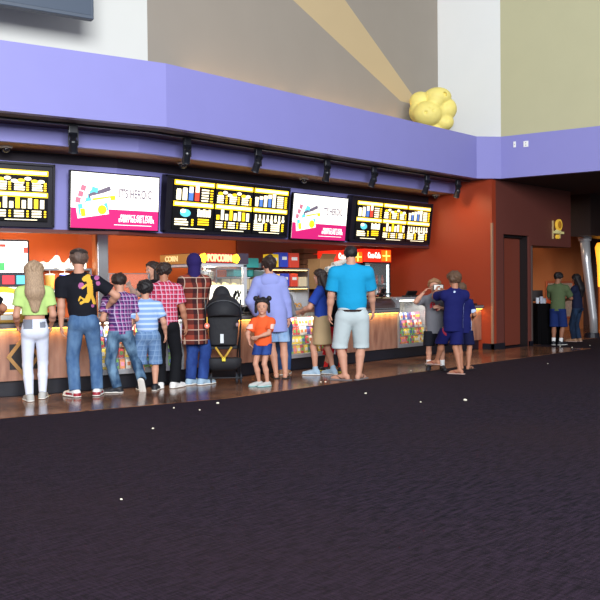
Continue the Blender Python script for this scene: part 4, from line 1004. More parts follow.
# ---- popcorn bits on the carpet
cr = Sdf(.004); cr.ell((0, 0, .009), (.011, .01, .009)); cr.ell((.009, .004, .007), (.008, .007, .007)); cr.ell((-.006, .008, .008), (.008, .008, .007)); V_, Q_ = cr.mesh(.003)
o0 = add_mesh('popcorn_piece', [(V_, Q_)], mat('popcorn_bit', (235, 228, 205), rough=.7)); bits = ((218, 404, 1.3), (174, 408.5, .9), (153, 429, .8), (199.5, 410.5, .8), (121, 500, .6), (366, 394, 1.1), (321, 382.5, .9), (325.5, 382.3, .9), (420.5, 402.5, .8), (465, 401, 1.5), (548, 364, .8), (515, 343.5, 1), (560, 347, .9), (572, 348, .9), (590, 346, .9), (411, 371, .8))
for k, (x, y, sc) in enumerate(bits):
    o = o0 if k == 0 else o0.copy()
    if k: COL.objects.link(o)
    q = on_z(x, y, 0); o.location = (q.x, q.y, 0.0 if y > 360 else .006); o.scale = (sc,)*3; o.rotation_euler = (0, 0, k*1.3); tag(o, 'single white popcorn piece dropped on the floor', 'popcorn', 'popcorn pieces dropped on the floor')
# ---- stroller
q = on_z(224, 384.5); vd = Vector((q.x-CAM.x, q.y-CAM.y, 0)).normalized(); rz = math.atan2(vd.y, vd.x)-PI/2
t = empty('stroller', (q.x, q.y, .006), rz, 'black baby stroller with yellow straps parked with its back to us', 'stroller')
SM = mat('stroller_fabric', (24, 25, 31), rough=.75, bump=.3, bscale=14); SF = mat('stroller_frame', (40, 42, 46), rough=.35, metal=.5); SYL = mat('strap_yellow', (190, 150, 50), rough=.6)
k_ = depth(q)/800; u = lambda px: (px-223)*k_; zf = lambda py: (384.5-py)*k_
C_ = Sdf(.03); C_.ell((0, .10, zf(312)), (u(241.5), .30, zf(295)-zf(312))); C_.ell((-.02, .18, zf(299)), (.13, .13, zf(286)-zf(299)), k=.03); C_.cut((0, .0, zf(318)), (0, .2, 1))
add_mesh('canopy', [C_.mesh(.011)], SM, t)
mb = MB(); mb.path([(u(241.5)*math.cos(a_), .10-.30*.72, zf(313)+(zf(296)-zf(312))*.86*math.sin(a_)-.02) for a_ in [PI*j/16 for j in range(17)]], .012, 8); mb.build('canopy_bow', SF, t, smooth=True)
B_ = Sdf(.03); B_.cone((0, .0, zf(340)), (0, -.0, zf(312)), u(238)*.92, u(240)*.98, q=.3, flat=None); B_.cut((0, 0, zf(345.5)), (0, 0, 1)); B_.cut((0, 0, zf(308)), (0, 0, -1)); add_mesh('back_rest', [B_.mesh(.011)], SM, t)
K_ = Sdf(.03); K_.cone((u(207)+.1, .06, zf(362)), (u(239)-.1, .06, zf(362)), .13, .13, q=.9); K_.cut((0, 0, zf(358.5)), (0, 0, -1)); K_.cut((0, 0, zf(375.5)), (0, 0, 1)); add_mesh('storage_basket', [K_.mesh(.011)], SM, t)
mb = MB(); mb.rbox(u(208), u(237), .05, .30, zf(350), zf(345), .02); mb.build('seat_base', SM, t)
for sd in (-1, 1):
    mb = MB(); mb.path([(sd*u(240), -.22, zf(300)), (sd*u(240.5), -.12, zf(318)), (sd*u(239), .0, zf(345)), (sd*u(239), .05, zf(380))], .012, 8); mb.build('frame_tube', SF, t, smooth=True)
    mb = MB(); mb.path([(sd*u(239), -.02, zf(338)), (sd*u(237), .25, zf(355)), (sd*u(236), .33, zf(378))], .011, 8); mb.build('front_tube', SF, t, smooth=True)
    mb = MB(); mb.path([(sd*u(231), -.09, zf(347)), (sd*u(226.5), -.10, zf(354)), (0, -.10, zf(358.5))], .016, 8); mb.build('yellow_strap', SYL, t, smooth=True)
    for yy in (.05, .33):
        for dx in (-.03, .03):
            mb = MB(); mb.lathe([(.02, -.012), (.055, -.012), (.065, -.006), (.065, .006), (.055, .012), (.02, .012)], M=Matrix.Translation((sd*u(238)+dx, yy, .066)) @ Matrix.Rotation(PI/2, 4, 'Y'), n=20); mb.build('wheel', mat('wheel_rubber', (46, 52, 62), rough=.6), t)
        mb = MB(); mb.tube((sd*u(238)-.045, yy, .066), (sd*u(238)+.045, yy, .066), .012); mb.tube((sd*u(238), yy, .066), (sd*u(238), yy, .11), .01); mb.build('wheel_fork', SF, t)
mb = MB(); mb.rbox(-.025, .025, -.115, -.09, zf(361), zf(357), .006); mb.build('buckle', mat('buckle_yellow', (220, 200, 50), rough=.4), t)
mb = MB(); mb.box(u(219.8), u(223.2), -.112, -.10, zf(343), zf(334)); mb.build('care_label', mat('care_label', (205, 210, 214), rough=.5), t)
mb = MB(); mb.tube((u(204), -.04, zf(378)), (u(242), -.04, zf(378)), .01); mb.build('rear_axle', SF, t)
p3 = t.matrix_basis @ Vector((u(207), -.20, zf(321)))
t3 = empty('hanging_toy', (p3.x, p3.y, p3.z-.06), rz, 'pink and orange ring toy hanging from the left of the stroller canopy', 'toy')
mb = MB(); mb.path([(.028*math.cos(v_), 0, .028*math.sin(v_)) for v_ in [2*PI*j/14 for j in range(15)]], .011, 8); mb.build('ring', mat('toy_coral', (232, 120, 96), rough=.5), t3, smooth=True); mb = MB(); mb.path([(0, 0, .03), (.004, 0, .09), (0, 0, .12)], .009, 6); mb.build('toy_strap', mat('toy_yellow', (220, 170, 60), rough=.5), t3); mb = MB(); mb.ell((0, -.004, 0), (.018, .012, .018)); mb.build('toy_centre', mat('toy_white', (225, 210, 200), rough=.5), t3)
p3 = t.matrix_basis @ Vector((u(236.5), -.20, zf(321)))
t3 = empty('hanging_toy', (p3.x, p3.y, p3.z-.05), rz, 'grey-pink plush toy hanging from the right of the stroller canopy', 'toy')
mb = MB(); mb.ell((0, 0, 0), (.02, .018, .028)); mb.build('toy_body', mat('toy_grey', (150, 124, 130), rough=.8), t3, smooth=True); mb = MB(); mb.path([(0, 0, .02), (0, 0, .09)], .005, 6); mb.build('toy_cord', SF, t3)
# ================================================================ PEOPLE
def cloth(name, rgb, **k): return mat(name, rgb, rough=.85, spec=.2, bump=.35, bscale=14, **k)
def plaid(name, base, dark, light, sc=9, w=.22):
    if name in MATS: return MATS[name]
    m = mat(name, base, rough=.85, spec=.2); g = G(m); x, y, z = g.xyz(g.obj())
    def band(o, ph, wd):   # 1 inside a stripe
        f = g.math('FRACT', g.math('ADD', g.math('MULTIPLY', o, sc), ph)); return g.math('LESS_THAN', f, wd)
    xx = g.math('ADD', x, g.math('MULTIPLY', y, .9))
    c = g.mix(g.math('MULTIPLY', band(xx, .0, .45), .75), lin(base), lin(dark))
    c = g.mix(g.math('MULTIPLY', band(z, .1, .45), .65), c, lin(dark))
    c = g.mix(g.math('MULTIPLY', band(xx, .6, w), .8), c, lin(light))
    c = g.mix(g.math('MULTIPLY', band(z, .65, w), .8), c, lin(light))
    g.col(c); g.bump(g.noise(g.obj(), 13), .35, .02); return m
def striped(name, a, b, sc=14, wd=.4):
    if name in MATS: return MATS[name]
    m = mat(name, a, rough=.85, spec=.2); g = G(m); x, y, z = g.xyz(g.obj())
    f = g.math('LESS_THAN', g.math('FRACT', g.math('MULTIPLY', z, sc)), wd)
    g.col(g.mix(f, lin(a), lin(b))); g.bump(g.noise(g.obj(), 13), .3, .02); return m
def denim(name, rgb, fade):
    if name in MATS: return MATS[name]
    m = mat(name, rgb, rough=.85, spec=.2); g = G(m); v = g.obj()
    mr = g.n('ShaderNodeMapRange'); g.l(g.noise(g.mapping(v, (1, 1, .5)), 9, 4), mr.inputs[0]); mr.inputs[1].default_value = .38; mr.inputs[2].default_value = .66
    g.col(g.mix(mr.outputs[0], lin(rgb), lin(fade))); g.bump(g.noise(v, 15), .5, .02); return m
def skin(name, rgb): return mat(name, rgb, rough=.55, spec=.3, noise=.05, nscale=12)
def hairm(name, rgb):
    if name in MATS: return MATS[name]
    m = mat(name, rgb, rough=.55, spec=.35); g = G(m); v = g.obj()
    n = g.noise(g.mapping(v, (60, 60, 5)), 2, 3)
    g.col(g.mix(n, lin(tuple(c*.55 for c in rgb)), lin(tuple(min(255, c*1.4) for c in rgb)))); g.bump(n, .6, .01); return m
FAIR = skin('skin_fair', (196, 144, 120)); TAN = skin('skin_tan', (172, 118, 92)); BRN = skin('skin_brown', (146, 98, 74))
EYEW = mat('eye_white', (225, 220, 215), rough=.3); IRIS = mat('iris_dark', (40, 26, 20), rough=.2); LIP = mat('lips', (170, 90, 84), rough=.5)
RUBW = mat('shoe_sole_white', (225, 222, 215), rough=.6)
def v3(*a): return np.array(a, float)
def ik(a, c, l1, l2, pole):
    a = np.array(a, float); c = np.array(c, float); d = c-a; L = np.linalg.norm(d); mx = (l1+l2)*.999
    if L > mx: c = a+d/L*mx; d = c-a; L = mx
    n = d/L; x = (l1*l1-l2*l2+L*L)/(2*L); h = math.sqrt(max(l1*l1-x*x, 0))
    p = np.array(pole, float); p = p-n*p.dot(n); p /= max(np.linalg.norm(p), 1e-6)
    return a+n*x+p*h, c
def rotz(a): return np.array([[math.cos(a), -math.sin(a), 0], [math.sin(a), math.cos(a), 0], [0, 0, 1]])
def rotx(a): return np.array([[1, 0, 0], [0, math.cos(a), -math.sin(a)], [0, math.sin(a), math.cos(a)]])
def hand_parts(w, d, palm, H, side, curl=.45):
    """palm + four fingers + thumb; w wrist, d pointing direction, palm = palm normal"""
    u = H/1.75; d = d/np.linalg.norm(d); p = palm-d*palm.dot(d); p /= np.linalg.norm(p); x = np.cross(d, p)*side
    S = Sdf(.008*u)
    for k in (-1, -.33, .33, 1): S.cone(w+x*.012*k*u, w+d*.085*u+x*.028*k*u, .015*u, .013*u, k=.014*u)
    for k, ln in ((-1, .062), (-.33, .076), (.33, .082), (1, .072)):
        a = w+d*.085*u+x*.029*k*u; c = curl
        d1 = d*math.cos(c)+p*math.sin(c); b = a+d1*ln*.5*u; d2 = d*math.cos(2*c)+p*math.sin(2*c); e = b+d2*ln*.5*u
        S.cone(a, b, .0095*u, .0085*u, k=.004*u); S.cone(b, e, .0085*u, .0072*u, k=.004*u)
    a = w+d*.025*u+x*.022*u; b = a+(x*.75+d*.6+p*.2)*.045*u; e = b+(d*.85+x*.25+p*.35)*.034*u
    S.cone(a, b, .014*u, .011*u, k=.01*u); S.cone(b, e, .011*u, .0085*u, k=.004*u)
    return S.mesh(max(.0048*u, .0042))
def rough_hair(vq, c, L, amp):
    V, Q = vq; d = V-c; n = d/np.maximum(np.linalg.norm(d, axis=1), 1e-6)[:, None]
    u = V/L; f = np.sin(u[:, 0]*13+2*np.sin(u[:, 2]*7))*np.sin(u[:, 1]*11+np.sin(u[:, 2]*9)*1.5)+.5*np.sin(u[:, 0]*31+u[:, 2]*17)*np.sin(u[:, 1]*27)
    return V+n*(f*amp*L)[:, None], Q
def person(px, py, heady, face, label, skin_m, hair, top, bottom, shoes, hf=.135, sw=.118, hipw=.05, fat=1.0, limb=1.0, leg=.485,
           feet=((-.06, 0, 0, 0), (.06, 0, 0, 0)), hands=((-.145, .02, .47), (.145, .02, .47)), poles=((-.25, -1, 0), (.25, -1, 0)), lean=(0, 0), hturn=0, hpitch=0, F=None, H=None, category='person', group=None, facem=True):
    if F is None: P = on_z(px, py)
    else: P = CAM+ray(px, 285)*F; P.z = 0
    Fd = depth(P)
    if H is None: H = zpt((P.x, P.y), px, heady)
    vd = Vector((P.x-CAM.x, P.y-CAM.y, 0)).normalized()
    rz = math.atan2(vd.y, vd.x)+R(face)-PI/2
    root = empty('person', (P.x, P.y, .006 if py else 0), rz, label, category, group)
    # skeleton (left index 0 = -x side)
    Lh = H*hf; zs = H*(1-hf)-.043*H-(.0 if hf < .15 else .005*H); zh = leg*H
    lx, ly = lean[0]*H, lean[1]*H
    pel = v3(lx*.25, ly*.2, zh+.03*H); wst = v3(lx*.5, ly*.5, zh+.115*H); cst = v3(lx*.85, ly*.85, zs-.085*H); upc = v3(lx, ly, zs-.02*H)
    nb = v3(lx, ly-.005*H, zs+.01*H); hd = v3(lx*1.1, ly*1.12+.012*H, H-Lh)   # chin level
    sh = [v3(lx+sd*(sw-.013)*H, ly-.005*H, zs-.027*H) for sd in (-1, 1)]
    hp = [pel+v3(sd*hipw*H, 0, -.03*H) for sd in (-1, 1)]
    l1, l2 = (zh-.035*H)*.515, (zh-.035*H)*.5; kn = []; ak = []; toe = []
    for i in (0, 1):
        f = feet[i]; a = v3(f[0]*H, f[1]*H, .04*H+f[2]*H)
        ta = R(f[3]); fdir = rotz(ta)@v3(0, 1, 0)
        pitch = f[4] if len(f) > 4 else 0
        k_, a_ = ik(hp[i], a, l1, l2, fdir*(1 if len(f) < 6 else f[5])+v3(0, .4, 0)); kn.append(k_); ak.append(a_)
        fl = v3(fdir[0]*math.cos(pitch), fdir[1]*math.cos(pitch), -math.sin(pitch)); up = v3(fdir[0]*math.sin(pitch), fdir[1]*math.sin(pitch), math.cos(pitch))
        toe.append((fl, up))
    ua, fa = .172*H*(1 if hf < .15 else .93), .148*H*(1 if hf < .15 else .93); el = []; wr = []
    for i in (0, 1):
        e_, w_ = ik(sh[i], v3(*hands[i])*H, ua, fa, poles[i]); el.append(e_); wr.append(w_)
    b = limb*H
    # ---- body
    S = Sdf(.03*H/1.7)
    S.cone(pel, wst, .072*H*fat**.5, .064*H*fat, q=.7); S.cone(wst, cst, .064*H*fat, .078*H*fat**.5, q=.68); S.cone(cst, upc, .078*H*fat**.5, .055*H, q=.62)
    for i in (0, 1): S.cone(nb-v3(0, .004*H, .015*H), sh[i], .036*H, .029*b)
    S.cone(nb-v3(0, 0, .02*H), hd+v3(0, -.02*H, .25*Lh), .036*H*(fat**.5), .031*H)
    for i in (0, 1):
        S.cone(sh[i], el[i], .030*b, .023*b); S.cone(el[i], el[i]+(wr[i]-el[i])*.35, .024*b, .0225*b); S.cone(el[i]+(wr[i]-el[i])*.35, wr[i], .0225*b, .0145*b)
        lg = .84 if bottom['kind'] == 'long' else 1.0
        S.cone(hp[i], kn[i], .044*b*fat**.3*lg, .030*b*lg); mid = kn[i]+(ak[i]-kn[i])*.33
        back = -toe[i][0]*.008*H
        S.cone(kn[i], mid+back, .029*b*lg, .032*b*lg, k=.012); S.cone(mid+back, ak[i], .032*b*lg, .0185*b*lg, k=.012)
        fl, up = toe[i]; ft = .145*H
        S.cone(ak[i]-up*.012*H-fl*.018*H, ak[i]-up*.022*H-fl*.02*H, .02*H, .019*H, k=.01)
        S.cone(ak[i]-up*.008*H, ak[i]-up*.024*H+fl*.085*H, .02*H, .0155*H, k=.015)
        S.cone(ak[i]-up*.024*H+fl*.06*H, ak[i]-up*.027*H+fl*.105*H, .018*H, .012*H, k=.015)
    parts = [S.mesh(.0115 if Fd < 15 else .016)]
    for i in (0, 1):
        d = (wr[i]-el[i]); inn = v3(-1 if i else 1, .2, 0)
        parts.append(hand_parts(wr[i]-d/np.linalg.norm(d)*.01*H, d, inn, H, 1 if i == 0 else -1))
    # ---- head
    RM = rotz(R(hturn))@rotx(R(hpitch)); L = Lh; piv = hd+v3(0, 0, .25*L)
    def hp_(x, y, z): # z measured down from the crown in head heights
        return piv+RM@v3(x*L, y*L, (.75-z)*L)
    Hs = Sdf(.05*L)
    Hs.ell(hp_(0, -.03, .40), (.365*L, .415*L, .385*L), M=RM)
    Hs.ell(hp_(0, .09, .68), (.27*L, .265*L, .30*L), M=RM, k=.1*L)
    Hs.cone(hp_(0, -.04, .7), hp_(0, -.06, 1.1), .21*L, .23*L, k=.06*L)
    Hs.cone(hp_(0, .34, .50), hp_(0, .395, .63), .03*L, .05*L, k=.03*L)
    Hs.cone(hp_(-.2, .31, .445), hp_(.2, .31, .445), .035*L, .035*L, k=.04*L)
    for sd in (-1, 1):
        Hs.ell(hp_(sd*.365, -.03, .56), (.035*L, .075*L, .105*L), M=RM, k=.015*L)
        Hs.ell(hp_(sd*.15, .25, .62), (.07*L, .07*L, .07*L), M=RM, k=.06*L)
    Hs.cone(hp_(-.07, .315, .79), hp_(.07, .315, .79), .028*L, .028*L, k=.015*L)
    Hs.ell(hp_(0, .26, .92), (.1*L, .09*L, .07*L), M=RM, k=.05*L)
    for sd in (-1, 1): Hs.sub_ell(hp_(sd*.135, .40, .515), (.06*L, .055*L, .04*L))
    parts.append(Hs.mesh(.0078 if Fd < 15 else .011))
    body = add_mesh('body', parts, skin_m, root)
    if facem:
        for sd in (-1, 1):
            mb = MB(); c = hp_(sd*.135, .325, .515); mb.m = 0; mb.ell(tuple(c), (.052*L, .052*L, .04*L), n=10, m=6); mb.m = 1
            c2 = hp_(sd*.135, .367, .515); mb.ell(tuple(c2), (.038*L, .018*L, .036*L), n=8, m=5); mb.build('eye', [EYEW, IRIS], root, smooth=True)
            mb = MB(); mb.path([tuple(hp_(sd*.07, .365, .435)), tuple(hp_(sd*.14, .36, .415)), tuple(hp_(sd*.2, .32, .435))], .012*L, 6); mb.build('eyebrow', hair[1], root)
        mb = MB(); mb.path([tuple(hp_(-.075, .325, .785)), tuple(hp_(0, .345, .79)), tuple(hp_(.075, .325, .785))], .017*L, 6); mb.build('mouth', LIP, root)
    # ---- hair
    hk = hair[0]; T = Sdf(.04*L)
    n1 = RM@v3(0, -.66, .75)
    if hk != 'hood':
        vol = .05 if hk in ('short', 'buzz') else .08
        if hk == 'buzz': vol = .03
        if hk == 'mop': vol = .1
        T.ell(hp_(0, -.04, .385), ((.385+vol)*L, (.42+vol)*L, (.385+vol*.7)*L), M=RM)
        if hk in ('short', 'mop', 'quiff'): T.ell(hp_(0, .14, .16), (.27*L, .25*L, .16*L), M=RM)
        p0 = hp_(0, .05 if hk != 'buzz' else -.02, .50)
        T.cut(p0, n1)
        hparts = [rough_hair(T.mesh(.0085), hp_(0, 0, .45), L, .02 if hk == 'buzz' else .035)]
        if hk in ('long', 'longf'):
            U = Sdf(.06*L); end = hair[2]*H
            top_ = hp_(0, -.2, .45); bk = v3(lx, ly-.075*H*fat**.5, zs-.06*H)
            bd = RM@v3(0, 1, 0)
            U.cone(top_, bk+v3(0, -.0, .03*H), .44*L, .46*L, q=.62); U.cone(bk+v3(0, 0, .03*H), v3(bk[0], bk[1], end), .46*L, .2*L, q=.42)
            for sd in (-1, 1): U.cone(hp_(sd*.30, -.02, .5), hp_(sd*.30, -.06, 1.05), .12*L, .12*L); U.cone(hp_(sd*.30, -.06, 1.05), v3(lx+sd*.24*L, ly-.05*H, zs-.07*H), .12*L, .09*L)
            hparts.append(U.mesh(.010))
        if hk == 'pony':
            U = Sdf(.04*L); U.cone(hp_(0, -.45, .2), hp_(0, -.62, .5), .14*L, .13*L); U.cone(hp_(0, -.62, .5), hp_(.02, -.52, 1.0), .13*L, .05*L); hparts.append(U.mesh(.009))
        if hk == 'highbun':
            U = Sdf(.04*L); U.ell(hp_(0, -.2, .02), (.2*L, .2*L, .17*L)); U.cone(hp_(-.1, -.45, .45), hp_(-.05, -.4, .8), .16*L, .1*L); hparts.append(U.mesh(.009))
        if hk == 'buns':
            U = Sdf(.02*L)
            for sd in (-1, 1): U.ell(hp_(sd*.40, -.06, .02), (.16*L, .12*L, .16*L)); U.cone(hp_(sd*.36, .04, .38), hp_(sd*.39, .04, .82), .11*L, .09*L)
            U.cone(hp_(-.28, .2, .17), hp_(.28, .2, .17), .1*L, .1*L); hparts.append(U.mesh(.008))
        add_mesh('hair', hparts, hair[1], root)
    else:
        T.ell(hp_(0, -.05, .42), (.43*L, .5*L, .5*L), M=RM); T.cone(hp_(0, -.12, .7), v3(lx, ly-.01*H, zs+.005*H), .36*L, .36*L)
        T.cut(hp_(0, .22, .5), RM@v3(0, -1, .12))
        add_mesh('hood', [T.mesh(.0085)], hair[1], root)
    # ---- bottom
    bk_, bm = bottom['kind'], bottom['mat']; off = bottom.get('off', .012)*H/1.7; B = Sdf(.018)
    wz = bottom.get('waist', .095); top_w = min(zh+wz*H, top['hem']*H+.03*H) if top['hem']*H < zh+wz*H-.02*H else zh+wz*H
    if bk_ == 'skirt':
        z1 = bottom['end']*H
        B.cone(pel+v3(0, 0, .05*H), v3(pel[0], pel[1], z1), .088*H, bottom.get('flare', .125)*H, q=.82); B.cut((0, 0, z1), (0, 0, 1))
    else:
        B.cone(pel+v3(0, 0, -.005*H), wst, .078*H*fat**.5+off*.8, .074*H*fat+off, q=.72)
        for i in (0, 1): B.ell(hp[i]+v3(0, -.024*H, .012*H), (.042*H, .045*H, .05*H), k=.04*H)
        for i in (0, 1):
            thr, knr = .047*b*fat**.3+off, .032*b+off*1.15
            if bk_ == 'shorts':
                e = bottom['end']*H; hm = bottom.get('hem', .052)*H; dr = (ak[i]-hp[i]); t_ = (hp[i][2]-e)/(hp[i][2]-ak[i][2])
                if e > kn[i][2]: t2 = (hp[i][2]-e)/(hp[i][2]-kn[i][2]); B.cone(hp[i], hp[i]+(kn[i]-hp[i])*t2*1.15, thr, hm)
                else: B.cone(hp[i], kn[i], thr, hm*.97); t2 = (kn[i][2]-e)/(kn[i][2]-ak[i][2]); B.cone(kn[i], kn[i]+(ak[i]-kn[i])*(t2+.15), hm*.97, hm*1.02)
            else:
                lo = bottom.get('cuff', .024)*H
                B.cone(hp[i], kn[i], thr, knr); md = kn[i]+(ak[i]-kn[i])*.4
                cf = ak[i]+(kn[i]-ak[i])*bottom.get('cz', .02)
                B.cone(kn[i], md, knr, .031*b+off*1.1); B.cone(md, cf, .031*b+off*1.1, lo+off, flat=1)
    if bk_ == 'shorts': B.cut((0, 0, bottom['end']*H), (0, 0, 1))
    B.cut((0, 0, top_w), (0, 0, -1))
    bt = add_mesh(bottom.get('name', 'trousers' if bk_ == 'long' else bk_), [B.mesh(.0105 if Fd < 15 else .015)], bm, root, paint=bottom.get('paint'))
    # ---- top
    off = top.get('off', .014)*H/1.7; tm = top['mat']; U = Sdf(.022); hem = top['hem']*H
    loose = top.get('loose', 1.0)
    U.cone(pel+v3(0, 0, .02*H), wst, .081*H*fat**.5+off, .073*H*fat*loose+off, q=.72); U.cone(wst, cst, .073*H*fat*loose+off, .088*H*fat**.5+off, q=.70); U.cone(cst, upc, .088*H*fat**.5+off, .062*H+off, q=.62)
    [U.cone(nb-v3(0, .004*H, .02*H), sh[i], .040*H+off*.6, .030*b+off) for i in (0, 1)]; U.cone(sh[0]-v3(0, 0, .02*H), sh[1]-v3(0, 0, .02*H), .034*b+off, .034*b+off)
    if hem < pel[2]: U.cone(pel+v3(0, 0, .02*H), v3(pel[0], pel[1], hem-.02*H), .085*H*fat**.5+off, (.086*H*fat**.5+off)*top.get('flare', 1.0), q=.75)
    U.cut((0, 0, hem), (0, 0, 1)); 
    sl = top.get('sleeve', .6); hsl = .0105 if Fd < 15 else .015
    U.cone(nb-v3(0, 0, .02*H), nb+v3(0, -.002*H, .016*H), .05*H, .040*H*fat**.3, flat=1)
    if top.get('res'): hsl = top['res']
    for i in (0, 1):
        if sl <= 1: U.cone(sh[i], sh[i]+(el[i]-sh[i])*sl, .031*b+off, (.033+.003*(sl < 1))*b+off, flat=1)
        else:
            U.cone(sh[i], el[i], .031*b+off, .027*b+off); U.cone(el[i], el[i]+(wr[i]-el[i])*(sl-1), .027*b+off, .02*b+off, flat=1)
    # sleeves must survive the hem cut: cut only trims below the hem, hands hanging lower get their own sleeve mesh
    tparts = [U.mesh(hsl)]
    if sl > 1 and min(wr[0][2], wr[1][2]) < hem+.02:
        W = Sdf(.02)
        for i in (0, 1): W.cone(sh[i]+(el[i]-sh[i])*.5, el[i], .029*b+off, .027*b+off); W.cone(el[i], el[i]+(wr[i]-el[i])*(sl-1), .027*b+off, .02*b+off, flat=1)
        tparts.append(W.mesh(hsl))
    ctx = dict(H=H, zs=zs, zh=zh, hem=hem, lx=lx, ly=ly)
    pf = top.get('paint'); tp = add_mesh(top.get('name', 'shirt'), tparts, tm, root, paint=(lambda c: pf(c, ctx)) if pf else None)
    # ---- shoes
    sk = shoes['kind']
    for i in (0, 1):
        fl, up = toe[i]; sd = np.cross(fl, up); a = ak[i]; X = Sdf(.014); Y = Sdf(.004)
        if sk == 'flipflop':
            Y.cone(a-up*.037*H-fl*.03*H, a-up*.037*H+fl*.10*H, .028*H, .034*H, q=.22, dv=tuple(up)); 
            s_ = add_mesh('sandal', [Y.mesh(.006)], shoes['sole'], root)
            mb = MB(); tp0 = a-up*.02*H+fl*.085*H
            for q in (-1, 1): mb.path([tuple(tp0), tuple(a-up*.008*H+fl*.055*H+sd*q*.018*H), tuple(a-up*.03*H+fl*.015*H+sd*q*.026*H)], .0045, 6)
            mb.build('strap', shoes['mat'], s_)
            continue
        X.cone(a-up*.008*H-fl*.018*H, a-up*.026*H-fl*.022*H, .027*H, .027*H); X.cone(a-up*.006*H, a-up*.022*H+fl*.07*H, .0275*H, .023*H)
        X.cone(a-up*.022*H+fl*.05*H, a-up*.026*H+fl*.108*H, .027*H, .021*H)
        if shoes.get('high'): X.cone(a, a+up*.03*H, .027*H, .026*H)
        X.cut(a-up*.036*H, up)
        pfx = shoes.get('paint')
        s_ = add_mesh('shoe', [X.mesh(.0075)], shoes['mat'], root, paint=(lambda c: pfx(c, a, fl, up, H)) if pfx else None)
        Y.cone(a-up*.034*H-fl*.024*H, a-up*.034*H+fl*.108*H, .029*H, .026*H, q=.26, dv=tuple(up)); Y.cone(a-up*.034*H, a-up*.034*H+fl*.075*H, .026*H, .031*H, q=.24, dv=tuple(up))
        add_mesh('sole', [Y.mesh(.006)], shoes.get('sole', RUBW), s_)
        if shoes.get('sock'):
            K = Sdf(.005); K.cone(a-up*.01*H, a+(kn[i]-a)*shoes.get('sockh', .3), .0235*b, .0275*b, flat=1); add_mesh('sock', [K.mesh(.0085)], shoes['sock'], root)
    root['_d'] = 0; del root['_d']
    return root, dict(H=H, wr=wr, el=el, sh=sh, kn=kn, ak=ak, P=P, rz=rz, hp=hp_, L=L, zs=zs, zh=zh, upc=upc, wst=wst)
# ---- cloth library
LIME = cloth('lime_cotton', (182, 212, 128)); WJ = cloth('white_denim', (214, 220, 236)); PKT = cloth('pocket_grey', (120, 124, 136))
BLK = cloth('black_cotton', (20, 21, 30)); TIGY = cloth('print_yellow', (222, 172, 60)); TIGP = cloth('print_pink', (168, 92, 140))
DEN = denim('mid_denim', (62, 92, 132), (92, 124, 160)); DEND = denim('dark_denim', (34, 62, 110), (58, 92, 140)); DENR = denim('washed_denim', (40, 66, 96), (112, 144, 172)); DENB = denim('blue_denim', (30, 52, 112), (48, 76, 142)); DENL = denim('light_denim', (120, 156, 200), (160, 190, 224)); DENN = denim('navy_denim', (20, 32, 52), (36, 56, 84))
PURP = plaid('purple_plaid', (150, 70, 130), (44, 36, 90), (186, 168, 200), 18, .16)
REDP = plaid('red_plaid', (206, 70, 100), (150, 34, 60), (206, 176, 196), 17, .18)
FLAN = plaid('rust_flannel', (138, 58, 44), (30, 20, 26), (186, 160, 142), 7, .09)
STR = striped('blue_stripe', (128, 160, 208), (184, 202, 230), 15, .42)
SHB = plaid('blue_check', (106, 136, 174), (92, 122, 162), (126, 154, 188), 14, .15)
BLKT = cloth('black_trouser', (16, 17, 22)); LAV = cloth('lavender_fleece', (142, 150, 208)); BLUT = cloth('royal_blue_cotton', (36, 66, 158)); KHAK = cloth('khaki_cotton', (172, 148, 112))
TURQ = cloth('turquoise_cotton', (24, 148, 196)); STONE = cloth('stone_cotton', (186, 198, 200)); BELT = cloth('belt_brown', (50, 32, 28)); ORNG = cloth('orange_cotton', (226, 92, 46)); CUFFW = cloth('cuff_white', (230, 190, 176))
GRYT = cloth('grey_cotton', (112, 112, 118)); REDPR = cloth('print_red', (176, 40, 52)); NAVY = cloth('jersey_blue', (20, 24, 84)); NAVY2 = cloth('navy_shorts', (20, 24, 62)); JW = cloth('jersey_white', (190, 205, 235)); PIP = cloth('piping_red', (150, 40, 60))
REDS = cloth('red_cotton', (178, 26, 40)); GREENT = cloth('green_cotton', (80, 94, 64)); BLUS = cloth('blue_shorts', (24, 42, 96)); DNAVY = cloth('dark_navy_cotton', (24, 30, 56)); HOODP = cloth('purple_knit', (38, 28, 84))
SH_W = mat('shoe_white', (226, 224, 222), rough=.5); SH_R = mat('shoe_red', (150, 30, 44), rough=.5); SH_D = mat('shoe_dark', (26, 28, 36), rough=.6); SH_G = mat('shoe_grey', (176, 176, 172), rough=.7); SH_LB = mat('shoe_pale_blue', (150, 176, 196), rough=.7); SH_Y = mat('shoe_yellow', (210, 200, 50), rough=.5); SH_T = mat('shoe_tan', (150, 112, 84), rough=.6)
SOCKW = cloth('sock_white', (226, 226, 226)); SOCKR = cloth('sock_red', (200, 40, 40)); SOLD = mat('sole_dark', (40, 36, 38), rough=.7); SOLT = mat('sole_tan', (190, 160, 150), rough=.7)
H_BLOND = hairm('hair_blonde', (150, 126, 102)); H_DB = hairm('hair_dark_brown', (42, 31, 28)); H_BLK = hairm('hair_black', (26, 22, 24)); H_BR = hairm('hair_brown', (84, 62, 46)); H_SB = hairm('hair_sandy', (136, 100, 70)); H_FADE = hairm('hair_faded', (88, 70, 62))
def sneaker(mats): return dict(kind='shoe', mat=mats, sole=RUBW)
def sw_paint(c, a, fl, up, H):
    d = (c-a)@fl/H; z = (c-a)@up/H
    return 1 if (.0 < d < .075 and -.026 < z < -.012) or (d < -.02 and z < -.01) else 0
